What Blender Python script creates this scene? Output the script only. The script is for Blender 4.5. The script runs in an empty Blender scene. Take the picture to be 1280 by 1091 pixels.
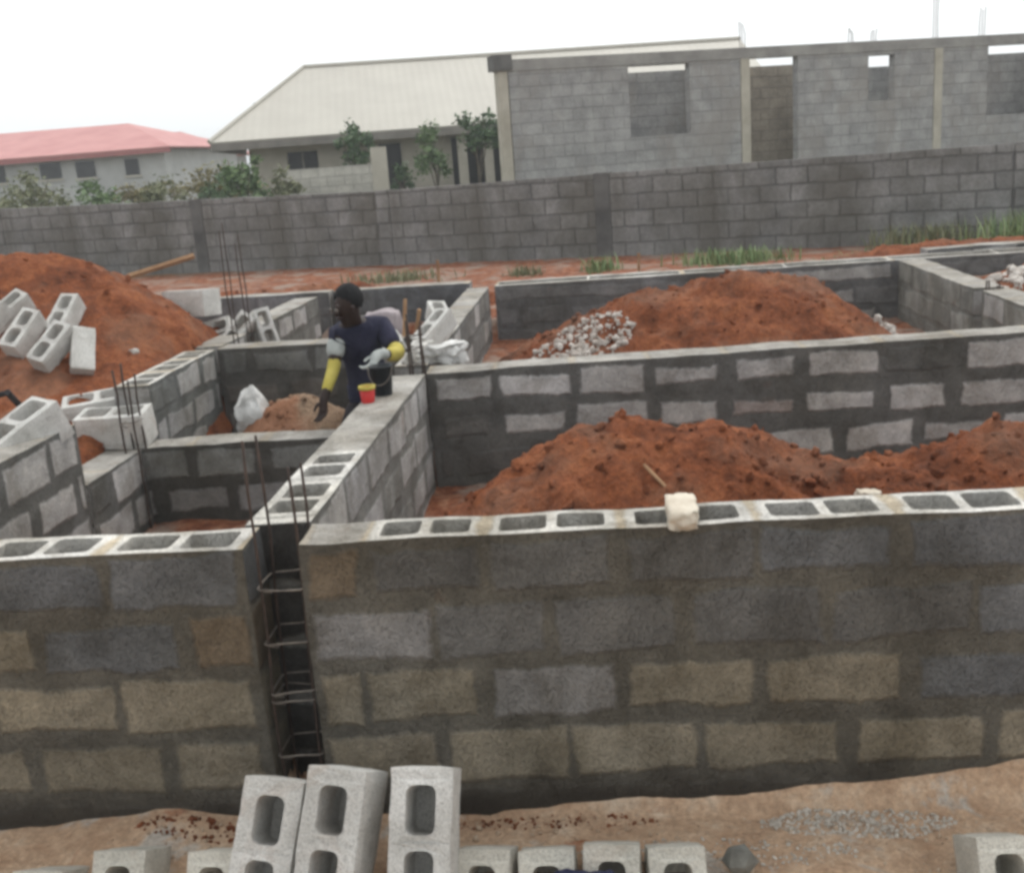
import bpy, bmesh, math, random
from mathutils import Vector, Matrix, noise, geometry
random.seed(11)
sc = bpy.context.scene
COL = sc.collection
R = math.radians
V = Vector
WT = 1.08                                    # top of the foundation walls

# ------------------------------------------------------------------ helpers
def link(o, parent=None):
    COL.objects.link(o)
    if parent: o.parent = parent
    return o
def tag(o, label=None, cat=None, group=None, kind=None):
    if label: o['label'] = label
    if cat: o['category'] = cat
    if group: o['group'] = group
    if kind: o['kind'] = kind
    return o
def empty(name, loc=(0,0,0), rz=0):
    o = bpy.data.objects.new(name, None); o.location = loc; o.rotation_euler = (0,0,rz); o.empty_display_size = .1
    return link(o)
class MB:
    """collects shapes for one mesh"""
    def __init__(s): s.v=[]; s.f=[]; s.m=[]
    def add(s, vs, fs, mi=0):
        b=len(s.v); s.v += [tuple(v) for v in vs]
        for f in fs: s.f.append([b+i for i in f]); s.m.append(mi)
    def box(s, lo, hi, mi=0, M=None):
        x0,y0,z0=lo; x1,y1,z1=hi
        vs=[V((x,y,z)) for z in (z0,z1) for y in (y0,y1) for x in (x0,x1)]
        if M: vs=[M@v for v in vs]
        s.add(vs,[(0,2,3,1),(4,5,7,6),(0,1,5,4),(2,6,7,3),(0,4,6,2),(1,3,7,5)],mi)
    def tube(s, pts, r, n=8, mi=0, cap=True):
        pts=[V(p) for p in pts]; rs = r if isinstance(r,(list,tuple)) else [r]*len(pts)
        rings=[]; up=None
        for i,p in enumerate(pts):
            d=(pts[min(i+1,len(pts)-1)]-pts[max(i-1,0)]).normalized()
            if up is None: up = V((0,0,1)) if abs(d.z)<.9 else V((1,0,0))
            a=d.cross(up).normalized(); b=a.cross(d).normalized(); up=b
            rings.append([p+(a*math.cos(t)+b*math.sin(t))*rs[i] for t in [2*math.pi*k/n for k in range(n)]])
        vs=[v for r_ in rings for v in r_]; fs=[]
        for i in range(len(pts)-1):
            for k in range(n):
                a=i*n+k; b=i*n+(k+1)%n; fs.append((a,b,b+n,a+n))
        if cap: fs.append(tuple(range(n-1,-1,-1))); fs.append(tuple(range((len(pts)-1)*n,len(pts)*n)))
        s.add(vs,fs,mi)
    def lathe(s, prof, c=(0,0,0), n=20, mi=0):
        c=V(c); vs=[]; fs=[]
        for r,z in prof:
            for k in range(n):
                t=2*math.pi*k/n; vs.append(c+V((r*math.cos(t),r*math.sin(t),z)))
        for i in range(len(prof)-1):
            for k in range(n):
                a=i*n+k; b=i*n+(k+1)%n; fs.append((a,b,b+n,a+n))
        s.add(vs,fs,mi)
    def chunk(s, c, r, mi=0, flat=.75, seed=None):
        """an angular broken lump"""
        c=V(c); rot=Matrix.Rotation(random.uniform(0,6.28),3,V((random.uniform(-1,1),random.uniform(-1,1),random.uniform(-1,1))).normalized())
        P=[]
        for x in (-1,1):
            for y in (-1,1):
                for z in (-1,1): P.append(V((x,y,z))*random.uniform(.42,.8))
        for d in ((1,0,0),(-1,0,0),(0,1,0),(0,-1,0),(0,0,1),(0,0,-1)): P.append(V(d)*random.uniform(.7,1.05))
        T=[(8,0),(9,1)]
        bm=bmesh.new()
        for p in P: bm.verts.new(p)
        bmesh.ops.convex_hull(bm,input=bm.verts)
        bm.verts.ensure_lookup_table()
        sx=random.uniform(.7,1.3); sy=random.uniform(.7,1.2)
        vs=[c+rot@V((v.co.x*r*sx,v.co.y*r*sy,v.co.z*r*flat)) for v in bm.verts]
        bm.verts.index_update()
        fs=[tuple(v.index for v in f.verts) for f in bm.faces]
        bm.free(); s.add(vs,fs,mi)
    def build(s, name, mats, parent=None, smooth=False, loc=None):
        me=bpy.data.meshes.new(name); me.from_pydata(s.v,[],s.f); 
        for m in (mats if isinstance(mats,(list,tuple)) else [mats]): me.materials.append(m)
        for p,mi in zip(me.polygons,s.m): p.material_index=mi; p.use_smooth=smooth
        me.update()
        o=bpy.data.objects.new(name,me); link(o,parent)
        if loc: o.location=loc
        return o
def fbm(x,y,z=0.,o=4): return noise.fractal(V((x,y,z)),1.,2.,o)      # roughly -1..1
def sh(c,k): return tuple(x*k for x in c)
def sstep(a,b,x):
    t=max(0,min(1,(x-a)/(b-a))); return t*t*(3-2*t)

# ------------------------------------------------------------------ materials
def newmat(name, rough=.9):
    m=bpy.data.materials.new(name); m.use_nodes=True
    nt=m.node_tree; b=nt.nodes['Principled BSDF']; b.inputs['Roughness'].default_value=rough
    b.inputs['Specular IOR Level'].default_value=.25
    return m,nt,b
def N(nt,t,**k):
    n=nt.nodes.new(t)
    for a,b in k.items():
        if a in n.inputs.keys(): n.inputs[a].default_value=b
        else: setattr(n,a,b)
    return n
def coords(nt,scale=1.):
    tc=N(nt,'ShaderNodeTexCoord')
    if scale==1.: return tc.outputs['Object']
    mp=N(nt,'ShaderNodeMapping'); mp.inputs['Scale'].default_value=scale if isinstance(scale,tuple) else (scale,)*3
    nt.links.new(tc.outputs['Object'],mp.inputs[0]); return mp.outputs[0]
def nz(nt,co,scale,detail=5,rough=.6,dist=0.):
    n=N(nt,'ShaderNodeTexNoise'); n.inputs['Scale'].default_value=scale; n.inputs['Detail'].default_value=detail
    n.inputs['Roughness'].default_value=rough; n.inputs['Distortion'].default_value=dist
    nt.links.new(co,n.inputs['Vector']); return n.outputs['Fac']
def ramp(nt,fac,stops):
    r=N(nt,'ShaderNodeValToRGB'); e=r.color_ramp.elements
    while len(e)<len(stops): e.new(.5)
    for el,(p,c) in zip(e,stops):
        el.position=p; el.color=(*(c if isinstance(c,(tuple,list)) else (c,c,c)),1)
    nt.links.new(fac,r.inputs[0]); return r.outputs[0]
def mix(nt,fac,a,b,mode='MIX'):
    m=N(nt,'ShaderNodeMix',data_type='RGBA',blend_type=mode)
    for i,x in ((6,a),(7,b)):
        if isinstance(x,(tuple,list)): m.inputs[i].default_value=(*x,1)
        else: nt.links.new(x,m.inputs[i])
    if isinstance(fac,(int,float)): m.inputs[0].default_value=fac
    else: nt.links.new(fac,m.inputs[0])
    return m.outputs[2]
def math_(nt,op,a,b=None):
    m=N(nt,'ShaderNodeMath',operation=op)
    for i,x in enumerate((a,b)):
        if x is None: continue
        if isinstance(x,(int,float)): m.inputs[i].default_value=x
        else: nt.links.new(x,m.inputs[i])
    return m.outputs[0]
def bump(nt,b,h,dist=.01,strength=1.):
    n=N(nt,'ShaderNodeBump'); n.inputs['Distance'].default_value=dist; n.inputs['Strength'].default_value=strength
    nt.links.new(h,n.inputs['Height']); nt.links.new(n.outputs[0],b.inputs['Normal'])
def simple(name, c1, c2, scale=8, rough=.9, bd=.004, detail=6, lo=.35, hi=.65, bscale=None):
    m,nt,b=newmat(name,rough); co=coords(nt)
    nt.links.new(ramp(nt,nz(nt,co,scale,detail),[(lo,c1),(hi,c2)]),b.inputs['Base Color'])
    if bd: bump(nt,b,nz(nt,co,bscale or scale*6,5,.7),bd)
    return m

# masonry: block tint, mortar tint and half sizes come with the mesh, the mortar is smeared over the block edges
def masonry_mat():
    m,nt,b=newmat('block_masonry',.95); L=nt.links
    co=coords(nt)
    tint=N(nt,'ShaderNodeVertexColor',layer_name='tint').outputs[0]
    mort=N(nt,'ShaderNodeVertexColor',layer_name='mort').outputs[0]
    u1=N(nt,'ShaderNodeUVMap',uv_map='cell').outputs[0]; u2=N(nt,'ShaderNodeUVMap',uv_map='half').outputs[0]
    s1=N(nt,'ShaderNodeSeparateXYZ'); s2=N(nt,'ShaderNodeSeparateXYZ'); L.new(u1,s1.inputs[0]); L.new(u2,s2.inputs[0])
    dx=math_(nt,'SUBTRACT',math_(nt,'ABSOLUTE',s1.outputs[0]),s2.outputs[0])
    dy=math_(nt,'SUBTRACT',math_(nt,'ABSOLUTE',s1.outputs[1]),s2.outputs[1])
    d=math_(nt,'MAXIMUM',dx,dy)
    n1=nz(nt,co,7,4,.6); n2=nz(nt,co,38,3,.6)
    d=math_(nt,'ADD',d,math_(nt,'MULTIPLY',math_(nt,'SUBTRACT',n1,.5),.04))
    n0=nz(nt,co,2.6,3,.55)
    d=math_(nt,'ADD',d,math_(nt,'MULTIPLY',math_(nt,'SUBTRACT',n0,.485),.085))
    d=math_(nt,'ADD',d,math_(nt,'MULTIPLY',math_(nt,'SUBTRACT',n2,.5),.02))
    mr=N(nt,'ShaderNodeMapRange',interpolation_type='SMOOTHSTEP'); mr.inputs[1].default_value=-.012; mr.inputs[2].default_value=.012
    L.new(d,mr.inputs[0]); mask=mr.outputs[0]
    base=mix(nt,mask,tint,mort)
    g=nz(nt,co,5,6,.65); g2=nz(nt,co,60,4,.7); g3=nz(nt,co,1.7,4,.55)
    base=mix(nt,1.,base,ramp(nt,g,[(.3,(.78,.78,.78)),(.7,(1.2,1.19,1.18))]),'MULTIPLY')
    base=mix(nt,1.,base,ramp(nt,g2,[(.3,.8),(.7,1.18)]),'MULTIPLY')
    base=mix(nt,1.,base,ramp(nt,g3,[(.35,(.82,.80,.76)),(.65,(1.12,1.12,1.13))]),'MULTIPLY')
    # blotches left by trowelled slurry, and open pores
    bl=ramp(nt,nz(nt,co,4.2,6,.7,.6),[(.38,(.74,.72,.69)),(.52,(1.,1.,1.)),(.68,(1.24,1.23,1.21))])
    base=mix(nt,1.,base,bl,'MULTIPLY')
    pore=ramp(nt,nz(nt,co,130,3,.75),[(.36,0.),(.44,1.)])
    base=mix(nt,math_(nt,'MULTIPLY',math_(nt,'SUBTRACT',1.,pore),.16),base,(.03,.028,.025))
    # contact shade painted into the colour near the footing, with soil splash
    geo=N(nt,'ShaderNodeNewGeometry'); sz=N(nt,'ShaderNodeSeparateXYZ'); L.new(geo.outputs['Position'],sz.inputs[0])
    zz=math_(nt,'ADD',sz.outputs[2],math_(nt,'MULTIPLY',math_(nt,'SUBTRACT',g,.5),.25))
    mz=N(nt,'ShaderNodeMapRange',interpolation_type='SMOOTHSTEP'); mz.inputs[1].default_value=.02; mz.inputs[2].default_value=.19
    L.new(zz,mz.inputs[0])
    foot_shade=math_(nt,'SUBTRACT',1.,mz.outputs[0])
    base=mix(nt,math_(nt,'MULTIPLY',foot_shade,.75),base,(.035,.028,.022))
    # a few reddish soil smears
    red=ramp(nt,nz(nt,co,3.1,5,.6,.4),[(.66,0.),(.74,1.)])
    base=mix(nt,math_(nt,'MULTIPLY',red,.35),base,(.16,.075,.04))
    L.new(base,b.inputs['Base Color'])
    h=math_(nt,'ADD',math_(nt,'MULTIPLY',mask,-.5),math_(nt,'MULTIPLY',g2,.45))
    h=math_(nt,'ADD',h,math_(nt,'MULTIPLY',g,.6)); h=math_(nt,'ADD',h,math_(nt,'MULTIPLY',pore,.2))
    bump(nt,b,h,.016)
    return m
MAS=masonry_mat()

def soil_mat(name, dark, mid, light, grey=(.25,.2,.17), greyamt=.0):
    m,nt,b=newmat(name,.97); L=nt.links; co=coords(nt)
    a=nz(nt,co,2.3,6,.65,.3); c=nz(nt,co,11,6,.7); d=nz(nt,co,45,4,.7)
    f=math_(nt,'ADD',math_(nt,'MULTIPLY',a,.55),math_(nt,'MULTIPLY',c,.45))
    col=ramp(nt,f,[(.36,dark),(.5,mid),(.66,light)])
    col=mix(nt,1.,col,ramp(nt,d,[(.3,.68),(.7,1.3)]),'MULTIPLY')
    if greyamt: col=mix(nt,math_(nt,'MULTIPLY',ramp(nt,nz(nt,co,1.4,5,.6,.5),[(.5,0.),(.6,1.)]),greyamt),col,grey)
    L.new(col,b.inputs['Base Color'])
    h=math_(nt,'ADD',c,math_(nt,'MULTIPLY',d,.4)); bump(nt,b,h,.05)
    return m
LATERITE=soil_mat('laterite_soil',(.085,.026,.011),(.215,.066,.026),(.36,.13,.054),(.26,.17,.12),.3)
MIXSOIL=soil_mat('sand_and_soil',(.22,.13,.08),(.30,.20,.13),(.38,.27,.19),(.30,.12,.06),.7)
RUBBLE=simple('broken_block',(.25,.23,.20),(.5,.48,.44),9,.95,.004)
CONC=simple('cured_concrete',(.27,.25,.22),(.40,.38,.34),3,.9,.004)
CREAM=simple('cream_block_piece',(.52,.45,.36),(.66,.60,.50),12,.95,.006)
STEEL=simple('rusty_rebar',(.035,.026,.022),(.075,.05,.04),20,.7,.001)
WIRE=simple('stirrup_steel',(.10,.085,.075),(.24,.21,.18),12,.6,.001)
WOOD=simple('raw_timber',(.24,.13,.07),(.40,.25,.14),6,.85,.002)
WHITEBAG=simple('woven_sack',(.40,.39,.37),(.70,.69,.67),7,.8,.03,bscale=9)
MAUVE=simple('paper_cement_sack',(.26,.22,.23),(.38,.33,.34),7,.8,.01,bscale=10)
def blockmat(name,a,b_):
    m,nt,b=newmat(name,.97); L=nt.links; co=coords(nt); geo=N(nt,'ShaderNodeNewGeometry'); wp=geo.outputs['Position']
    n1=nz(nt,wp,4.5,6,.7,.4); n2=nz(nt,wp,120,4,.75); n3=nz(nt,wp,3.2,6,.7,.6)
    col=ramp(nt,n1,[(.34,a),(.62,b_)])
    col=mix(nt,1.,col,ramp(nt,n2,[(.32,.62),(.5,1.),(.7,1.15)]),'MULTIPLY')
    col=mix(nt,math_(nt,'MULTIPLY',ramp(nt,n3,[(.56,0.),(.70,1.)]),.34),col,(.33,.20,.12))
    L.new(col,b.inputs['Base Color']); bump(nt,b,math_(nt,'ADD',n2,math_(nt,'MULTIPLY',n1,1.2)),.012); return m
BLOCKM=blockmat('sandcrete_block',(.54,.525,.49),(.76,.745,.71)); BLOCKY=blockmat('weathered_sandcrete',(.52,.50,.44),(.72,.69,.61))
SKIN=simple('dark_skin',(.022,.012,.010),(.036,.020,.015),14,.55,.0005)
HAIR=simple('black_hair',(.006,.006,.007),(.014,.014,.015),60,.9,.003)
NAVY=simple('navy_cloth',(.012,.013,.030),(.034,.034,.062),6,.9,.03,bscale=9)
YELLOW=simple('yellow_cloth',(.42,.35,.07),(.54,.46,.12),9,.8,.006,bscale=18)
GREYC=simple('grey_cloth',(.30,.32,.31),(.42,.44,.42),9,.85,.006,bscale=18)
BLACKP=simple('black_plastic',(.010,.013,.016),(.02,.024,.028),6,.45,.001)
REDP=simple('red_plastic',(.42,.025,.025),(.55,.04,.035),6,.45,.001)
DARKC=simple('dark_shorts',(.02,.018,.02),(.04,.035,.04),8,.9,.006)
BLUEP=simple('dark_blue_sheeting',(.012,.014,.04),(.03,.034,.08),6,.5,.006)
RUBBER=simple('black_hose',(.012,.012,.013),(.03,.028,.03),6,.6,.001)

# ------------------------------------------------------------------ the ground
CELLS=[(-3.08,-1.27,3.6,6.51,.22),(-3.08,-1.27,6.51,7.98,.0),(-3.08,-1.30,7.98,11.2,.50),
       (-1.27,2.96,3.6,6.75,.34),(-1.30,2.96,6.75,11.2,.52),(2.96,9.5,3.6,6.9,.40),(2.96,9.5,6.9,11.4,.88),
       (-5.6,-3.08,9.6,11.45,.55)]
def gh(x,y):
    out=.70-.06*sstep(12,17,y)+.38*sstep(19,34,y)
    front=.0+.03*fbm(x*.9,y*.9,3)+.12*sstep(3.0,1.5,y)+.09*sstep(-1.1,-1.9,x)*sstep(3.0,3.4,y)*0+.05*math.exp(-((x+1.75)/.35)**2)*sstep(3.0,3.45,y)
    front-= .035*sstep(.6,1.4,x)
    if abs(x+1.22)<.13 and 3.3<y<3.74: return .0
    h = front + (out-front)*sstep(3.52,3.66,y)
    for (x0,x1,y0,y1,z) in CELLS:
        w=sstep(x0-.07,x0+.07,x)*sstep(x1+.07,x1-.07,x)*sstep(y0-.07,y0+.07,y)*sstep(y1+.07,y1-.07,y)
        if w>0: h=h*(1-w)+z*w
    h+=.018*fbm(x*3.1,y*3.1)+.010*fbm(x*11,y*11,5)
    if y>11.4 and y<16: h+=.05*fbm(x*.7,y*1.3,9)
    return h
def axis(a,b,step,far):
    L=[a+i*step for i in range(int(round((b-a)/step))+1)]
    s=step; v=L[-1]; up=[]
    while v<far: s*=1.28; v+=s; up.append(v)
    s=step; v=a; dn=[]
    while v>-far: s*=1.28; v-=s; dn.append(v)
    return dn[::-1]+L+up
def make_ground():
    xs=axis(-6.2,6.4,.055,2500.); ys=axis(2.4,12.6,.055,2500.)
    vs=[]; 
    for y in ys:
        for x in xs:
            d=math.hypot(x,y)
            vs.append((x,y,gh(x,y) if d<120 else 1.0))
    n=len(xs); fs=[(j*n+i,j*n+i+1,(j+1)*n+i+1,(j+1)*n+i) for j in range(len(ys)-1) for i in range(n-1)]
    mb=MB(); mb.add(vs,fs)
    m,nt,b=newmat('site_ground',.97); L=nt.links; co=coords(nt)
    a=nz(nt,co,1.3,6,.62,.4); c=nz(nt,co,9,6,.7); d=nz(nt,co,50,4,.7)
    tan=ramp(nt,math_(nt,'ADD',math_(nt,'MULTIPLY',a,.5),math_(nt,'MULTIPLY',c,.5)),[(.38,(.34,.21,.13)),(.52,(.48,.33,.22)),(.64,(.57,.45,.34))])
    tan=mix(nt,ramp(nt,nz(nt,co,2.6,5,.65,.6),[(.56,0.),(.64,.8)]),tan,(.42,.39,.35))
    tan=mix(nt,ramp(nt,nz(nt,co,2.1,5,.7,.8),[(.60,0.),(.68,.8)]),tan,(.26,.085,.035))
    red=ramp(nt,c,[(.36,(.11,.035,.018)),(.5,(.22,.075,.035)),(.66,(.34,.17,.10))])
    red=mix(nt,ramp(nt,nz(nt,co,1.9,5,.65,.6),[(.48,0.),(.6,.85)]),red,(.27,.21,.17))
    grass=ramp(nt,c,[(.35,(.05,.06,.025)),(.65,(.15,.13,.07))])
    sx=N(nt,'ShaderNodeSeparateXYZ'); L.new(co,sx.inputs[0]); Y=math_(nt,'ADD',sx.outputs[1],math_(nt,'MULTIPLY',math_(nt,'SUBTRACT',a,.5),.5))
    def st(lo,hi):
        mr=N(nt,'ShaderNodeMapRange',interpolation_type='SMOOTHSTEP'); mr.inputs[1].default_value=lo; mr.inputs[2].default_value=hi; L.new(Y,mr.inputs[0]); return mr.outputs[0]
    col=mix(nt,st(3.6,3.8),tan,red); col=mix(nt,st(19.,21.),col,grass)
    col=mix(nt,1.,col,ramp(nt,d,[(.3,.72),(.7,1.25)]),'MULTIPLY')
    L.new(col,b.inputs['Base Color']); bump(nt,b,math_(nt,'ADD',c,math_(nt,'MULTIPLY',d,.5)),.02)
    o=mb.build('ground',m,smooth=True); tag(o,kind='structure',label='uneven reddish sandy ground of the building site')
make_ground()

# ------------------------------------------------------------------ block walls
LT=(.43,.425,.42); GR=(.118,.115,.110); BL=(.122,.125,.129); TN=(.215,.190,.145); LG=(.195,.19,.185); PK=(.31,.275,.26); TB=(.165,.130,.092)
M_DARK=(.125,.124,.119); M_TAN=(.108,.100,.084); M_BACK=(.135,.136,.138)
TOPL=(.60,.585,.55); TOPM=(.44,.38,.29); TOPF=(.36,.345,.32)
def rrect(x0,x1,y0,y1,r,k=3):
    P=[]
    for cx,cy,a in ((x1-r,y1-r,0),(x0+r,y1-r,90),(x0+r,y0+r,180),(x1-r,y0+r,270)):
        for i in range(k+1):
            t=R(a+90*i/k); P.append((cx+r*math.cos(t),cy+r*math.sin(t)))
    return P
def wall(name,label,p0,p1,th,z0,z1=WT,rows=4,joints=None,pitch=.475,off=0.,tint=None,mort=M_DARK,cores=None,
         topc=TOPL,topm=TOPM,rough=.004,hm=.02,seed=1,skip_end=False,vis=.8,z_by_row=None,shell=.035,long_core=False,endt=None,group='sandcrete block foundation walls'):
    """one block wall; s runs from p0 to p1, t=0 is the face on the right hand of that direction"""
    rnd=random.Random(seed)
    p0=V((*p0,0)); p1=V((*p1,0)); L=(p1-p0).length; d=(p1-p0).normalized(); nrm=V((-d.y,d.x,0))
    vs=[];fs=[];cu=[];ch=[];ct=[];cm=[]
    def P(s,t,z): return p0+d*s+nrm*t+V((0,0,z))
    def face(pts,uvs,half,tn,mo):
        b=len(vs); vs.extend(pts); fs.append(list(range(b,b+len(pts))))
        for uv in uvs: cu.append(uv); ch.append(half); ct.append((*tn,1)); cm.append((*mo,1))
    rh=(z1-z0)/rows
    zr=[z1-i*rh for i in range(rows+1)] if not z_by_row else z_by_row
    def cut(r):
        if joints and r<len(joints) and joints[r]: js=[j for j in joints[r] if .03<j<L-.03]
        else:
            o=(off+(pitch*.5 if r%2 else 0))%pitch; js=[]; x=o
            while x<L-.05:
                if x>.05: js.append(x+rnd.uniform(-.012,.012))
                x+=pitch
        return [0]+js+[L]
    top=None
    for r in range(rows):
        c=cut(r); zt,zb=zr[r],zr[r+1]
        if r==0: top=c
        for k in range(len(c)-1):
            s0,s1=c[k],c[k+1]
            for side,t in ((0,0.),(1,th)):
                if tint and side==0: tn=tint(r,k,(s0+s1)/2,rnd)
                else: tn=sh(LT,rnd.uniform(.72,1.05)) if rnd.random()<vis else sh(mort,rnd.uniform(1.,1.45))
                hu=(s1-s0)/2-hm*rnd.uniform(.7,1.6); hv=(zt-zb)/2-hm*rnd.uniform(.8,1.7)
                n=max(2,int((s1-s0)/.08)); n+=n%2; m=3
                jit=(rnd.uniform(-.01,.01),rnd.uniform(-.008,.008))
                rot=rnd.uniform(-.035,.035); off3=rnd.uniform(-.003,.003)
                cs,cz=(s0+s1)/2,(zt+zb)/2
                for i in range(n):
                    for j in range(m):
                        q=[(s0+(s1-s0)*a/n, zb+(zt-zb)*b_/m) for a,b_ in ((i,j),(i+1,j),(i+1,j+1),(i,j+1))]
                        if side: q=q[::-1]
                        uv=[((a-cs)+jit[0]+rot*(b_-cz),(b_-cz)+jit[1]-rot*(a-cs)) for a,b_ in q]
                        face([P(a,t,b_) for a,b_ in q],uv,(hu,hv),tn,mort)
        for s,fl in ((0,0),(L,1)):
            q=[(th,zb),(0,zb),(0,zt),(th,zt)]
            if fl: q=q[::-1]
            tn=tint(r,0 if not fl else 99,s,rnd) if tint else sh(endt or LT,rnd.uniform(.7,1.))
            face([P(s,a,b_) for a,b_ in q],[(a-th/2,b_-(zt+zb)/2) for a,b_ in q],(th/2+.03,(zt-zb)/2-.012),tn,mort)
    # top
    for k in range(len(top)-1):
        s0,s1=top[k],top[k+1]; cs=(s0+s1)/2; has=cores(cs,k) if callable(cores) else cores
        tc=sh(topc,rnd.uniform(.88,1.06)); half=((s1-s0)/2-.022,th/2+.05)
        n=max(2,int((s1-s0)/.08)); n+=n%2; h=n//2
        if has and s1-s0>.25:
            segs=[(s0,cs,0,h),(cs,s1,h,n)]
            for a,b_,i0,i1 in segs:
                e0=.052 if a==s0 else .018; e1=.052 if b_==s1 else .018
                if long_core: e0*=.5; e1*=.5
                outer=[(s0+(s1-s0)*i/n,0.) for i in range(i0,i1+1)]+[(s0+(s1-s0)*i/n,th) for i in range(i1,i0-1,-1)]
                inner=rrect(a+e0,b_-e1,shell,th-shell,.022)
                tri=geometry.tessellate_polygon([[V((x,y,0)) for x,y in outer],[V((x,y,0)) for x,y in inner]])
                al=outer+inner
                for t3 in tri:
                    q=[al[i] for i in t3]
                    ar=(q[1][0]-q[0][0])*(q[2][1]-q[0][1])-(q[1][1]-q[0][1])*(q[2][0]-q[0][0])
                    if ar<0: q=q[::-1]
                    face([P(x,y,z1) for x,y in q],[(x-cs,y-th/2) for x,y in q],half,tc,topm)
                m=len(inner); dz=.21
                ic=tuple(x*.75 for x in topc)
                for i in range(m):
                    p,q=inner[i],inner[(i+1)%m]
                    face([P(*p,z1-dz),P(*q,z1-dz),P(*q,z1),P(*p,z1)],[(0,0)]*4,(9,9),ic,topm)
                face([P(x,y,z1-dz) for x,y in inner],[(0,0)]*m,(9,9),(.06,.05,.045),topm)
        else:
            m=3
            for i in range(n):
                for j in range(m):
                    q=[(s0+(s1-s0)*a/n,th*b_/m) for a,b_ in ((i,j),(i+1,j),(i+1,j+1),(i,j+1))]
                    tcc=TOPF if not has else tc
                    face([P(a,b_,z1) for a,b_ in q],[(a-cs,b_-th/2) for a,b_ in q],half,tcc,tuple((x+y)/2 for x,y in zip(topm,TOPF)))
    out=[]
    for v in vs:
        a=rough
        nv=noise.noise_vector(v*2.3+V((seed*3.1,0,0)))*a*1.6+noise.noise_vector(v*9.)*a*.55
        edge=1. if abs(v.z-z1)<1e-4 else 0.
        out.append(v+V((nv.x,nv.y,nv.z+edge*noise.noise(v*6.)*a*1.2)))
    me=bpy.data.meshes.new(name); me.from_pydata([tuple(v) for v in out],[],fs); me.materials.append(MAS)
    me.uv_layers.new(name='cell'); me.uv_layers.new(name='half')
    me.color_attributes.new('tint','FLOAT_COLOR','CORNER'); me.color_attributes.new('mort','FLOAT_COLOR','CORNER')
    me.uv_layers['cell'].data.foreach_set('uv',[x for u in cu for x in u]); me.uv_layers['half'].data.foreach_set('uv',[x for u in ch for x in u])
    me.attributes['tint'].data.foreach_set('color',[x for u in ct for x in u]); me.attributes['mort'].data.foreach_set('color',[x for u in cm for x in u])
    me.update(); o=bpy.data.objects.new(name,me); link(o); tag(o,label,'wall',group); return o

def fr_tint(table):
    def f(r,k,s,rnd):
        row=table[min(r,len(table)-1)]; c=row[k%len(row)] if k!=99 else row[-1]
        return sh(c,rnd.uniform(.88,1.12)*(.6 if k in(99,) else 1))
    return f
# front wall, right run: joints measured along the wall, row by row from the top
zrow=[1.08,.852,.605,.362,.118,-.22]
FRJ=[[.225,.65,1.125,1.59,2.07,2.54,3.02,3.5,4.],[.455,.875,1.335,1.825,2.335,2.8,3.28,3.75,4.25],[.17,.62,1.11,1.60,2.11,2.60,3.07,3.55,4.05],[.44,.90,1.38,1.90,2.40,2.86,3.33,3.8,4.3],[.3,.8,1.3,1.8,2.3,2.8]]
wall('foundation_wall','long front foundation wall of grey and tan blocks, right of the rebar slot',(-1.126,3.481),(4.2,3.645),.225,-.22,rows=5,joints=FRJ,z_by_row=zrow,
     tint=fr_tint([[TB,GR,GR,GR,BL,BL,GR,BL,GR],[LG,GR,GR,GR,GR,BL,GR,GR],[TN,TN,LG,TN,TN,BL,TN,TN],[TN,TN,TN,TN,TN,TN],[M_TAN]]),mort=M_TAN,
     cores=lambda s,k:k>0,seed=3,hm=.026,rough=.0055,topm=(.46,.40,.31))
FLJ=[[x+2.9-1.316 -1.316+1.316 for x in ()],[],[],[]]
lx=lambda *xs:[x+4.4 for x in xs]       # wall starts at x=-4.4
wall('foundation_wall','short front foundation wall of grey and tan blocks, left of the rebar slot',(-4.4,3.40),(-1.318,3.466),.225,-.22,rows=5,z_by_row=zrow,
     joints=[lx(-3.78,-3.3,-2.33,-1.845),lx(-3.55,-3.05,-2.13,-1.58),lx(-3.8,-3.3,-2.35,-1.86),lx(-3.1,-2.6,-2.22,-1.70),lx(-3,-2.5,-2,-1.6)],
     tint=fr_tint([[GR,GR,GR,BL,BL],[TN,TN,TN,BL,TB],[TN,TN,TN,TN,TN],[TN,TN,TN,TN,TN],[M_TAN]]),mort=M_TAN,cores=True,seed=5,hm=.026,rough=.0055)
# centre wall running away from the slot
def face_light(v=.8,c=LT):
    def f(r,k,s,rnd): return sh(c,rnd.uniform(.78,1.05))
    return f
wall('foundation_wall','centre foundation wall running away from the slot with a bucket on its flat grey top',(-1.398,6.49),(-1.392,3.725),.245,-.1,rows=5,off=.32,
     cores=lambda s,k:s>1.75,seed=8,endt=(.07,.067,.064),mort=(.19,.19,.18),vis=.9,hm=.024,topm=(.46,.45,.42))  # endt: shade of the slot put into the end face colour
# second wall
def sec_t(r,k,s,rnd):
    if r==0 and 2.75<s<3.25: return (.125,.125,.12)
    if r==1 and (.15<s<.62 or 2.1<s<2.5 or s>3.6): return (.14,.137,.13)
    if r==2 and s<1.1: return (.12,.115,.11)
    c=PK if (r==1 and 1.7<s<2.1) else LT
    return sh(c,rnd.uniform(.88,1.15))
wall('foundation_wall','second foundation wall with pale blocks in dark mortar, behind the near red heaps',(-1.142,6.50),(6.6,7.02),.235,-.1,rows=5,joints=[[.42+.475*i for i in range(16)]],
     off=.17,tint=sec_t,cores=False,seed=12,mort=M_DARK,hm=.042)
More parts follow.
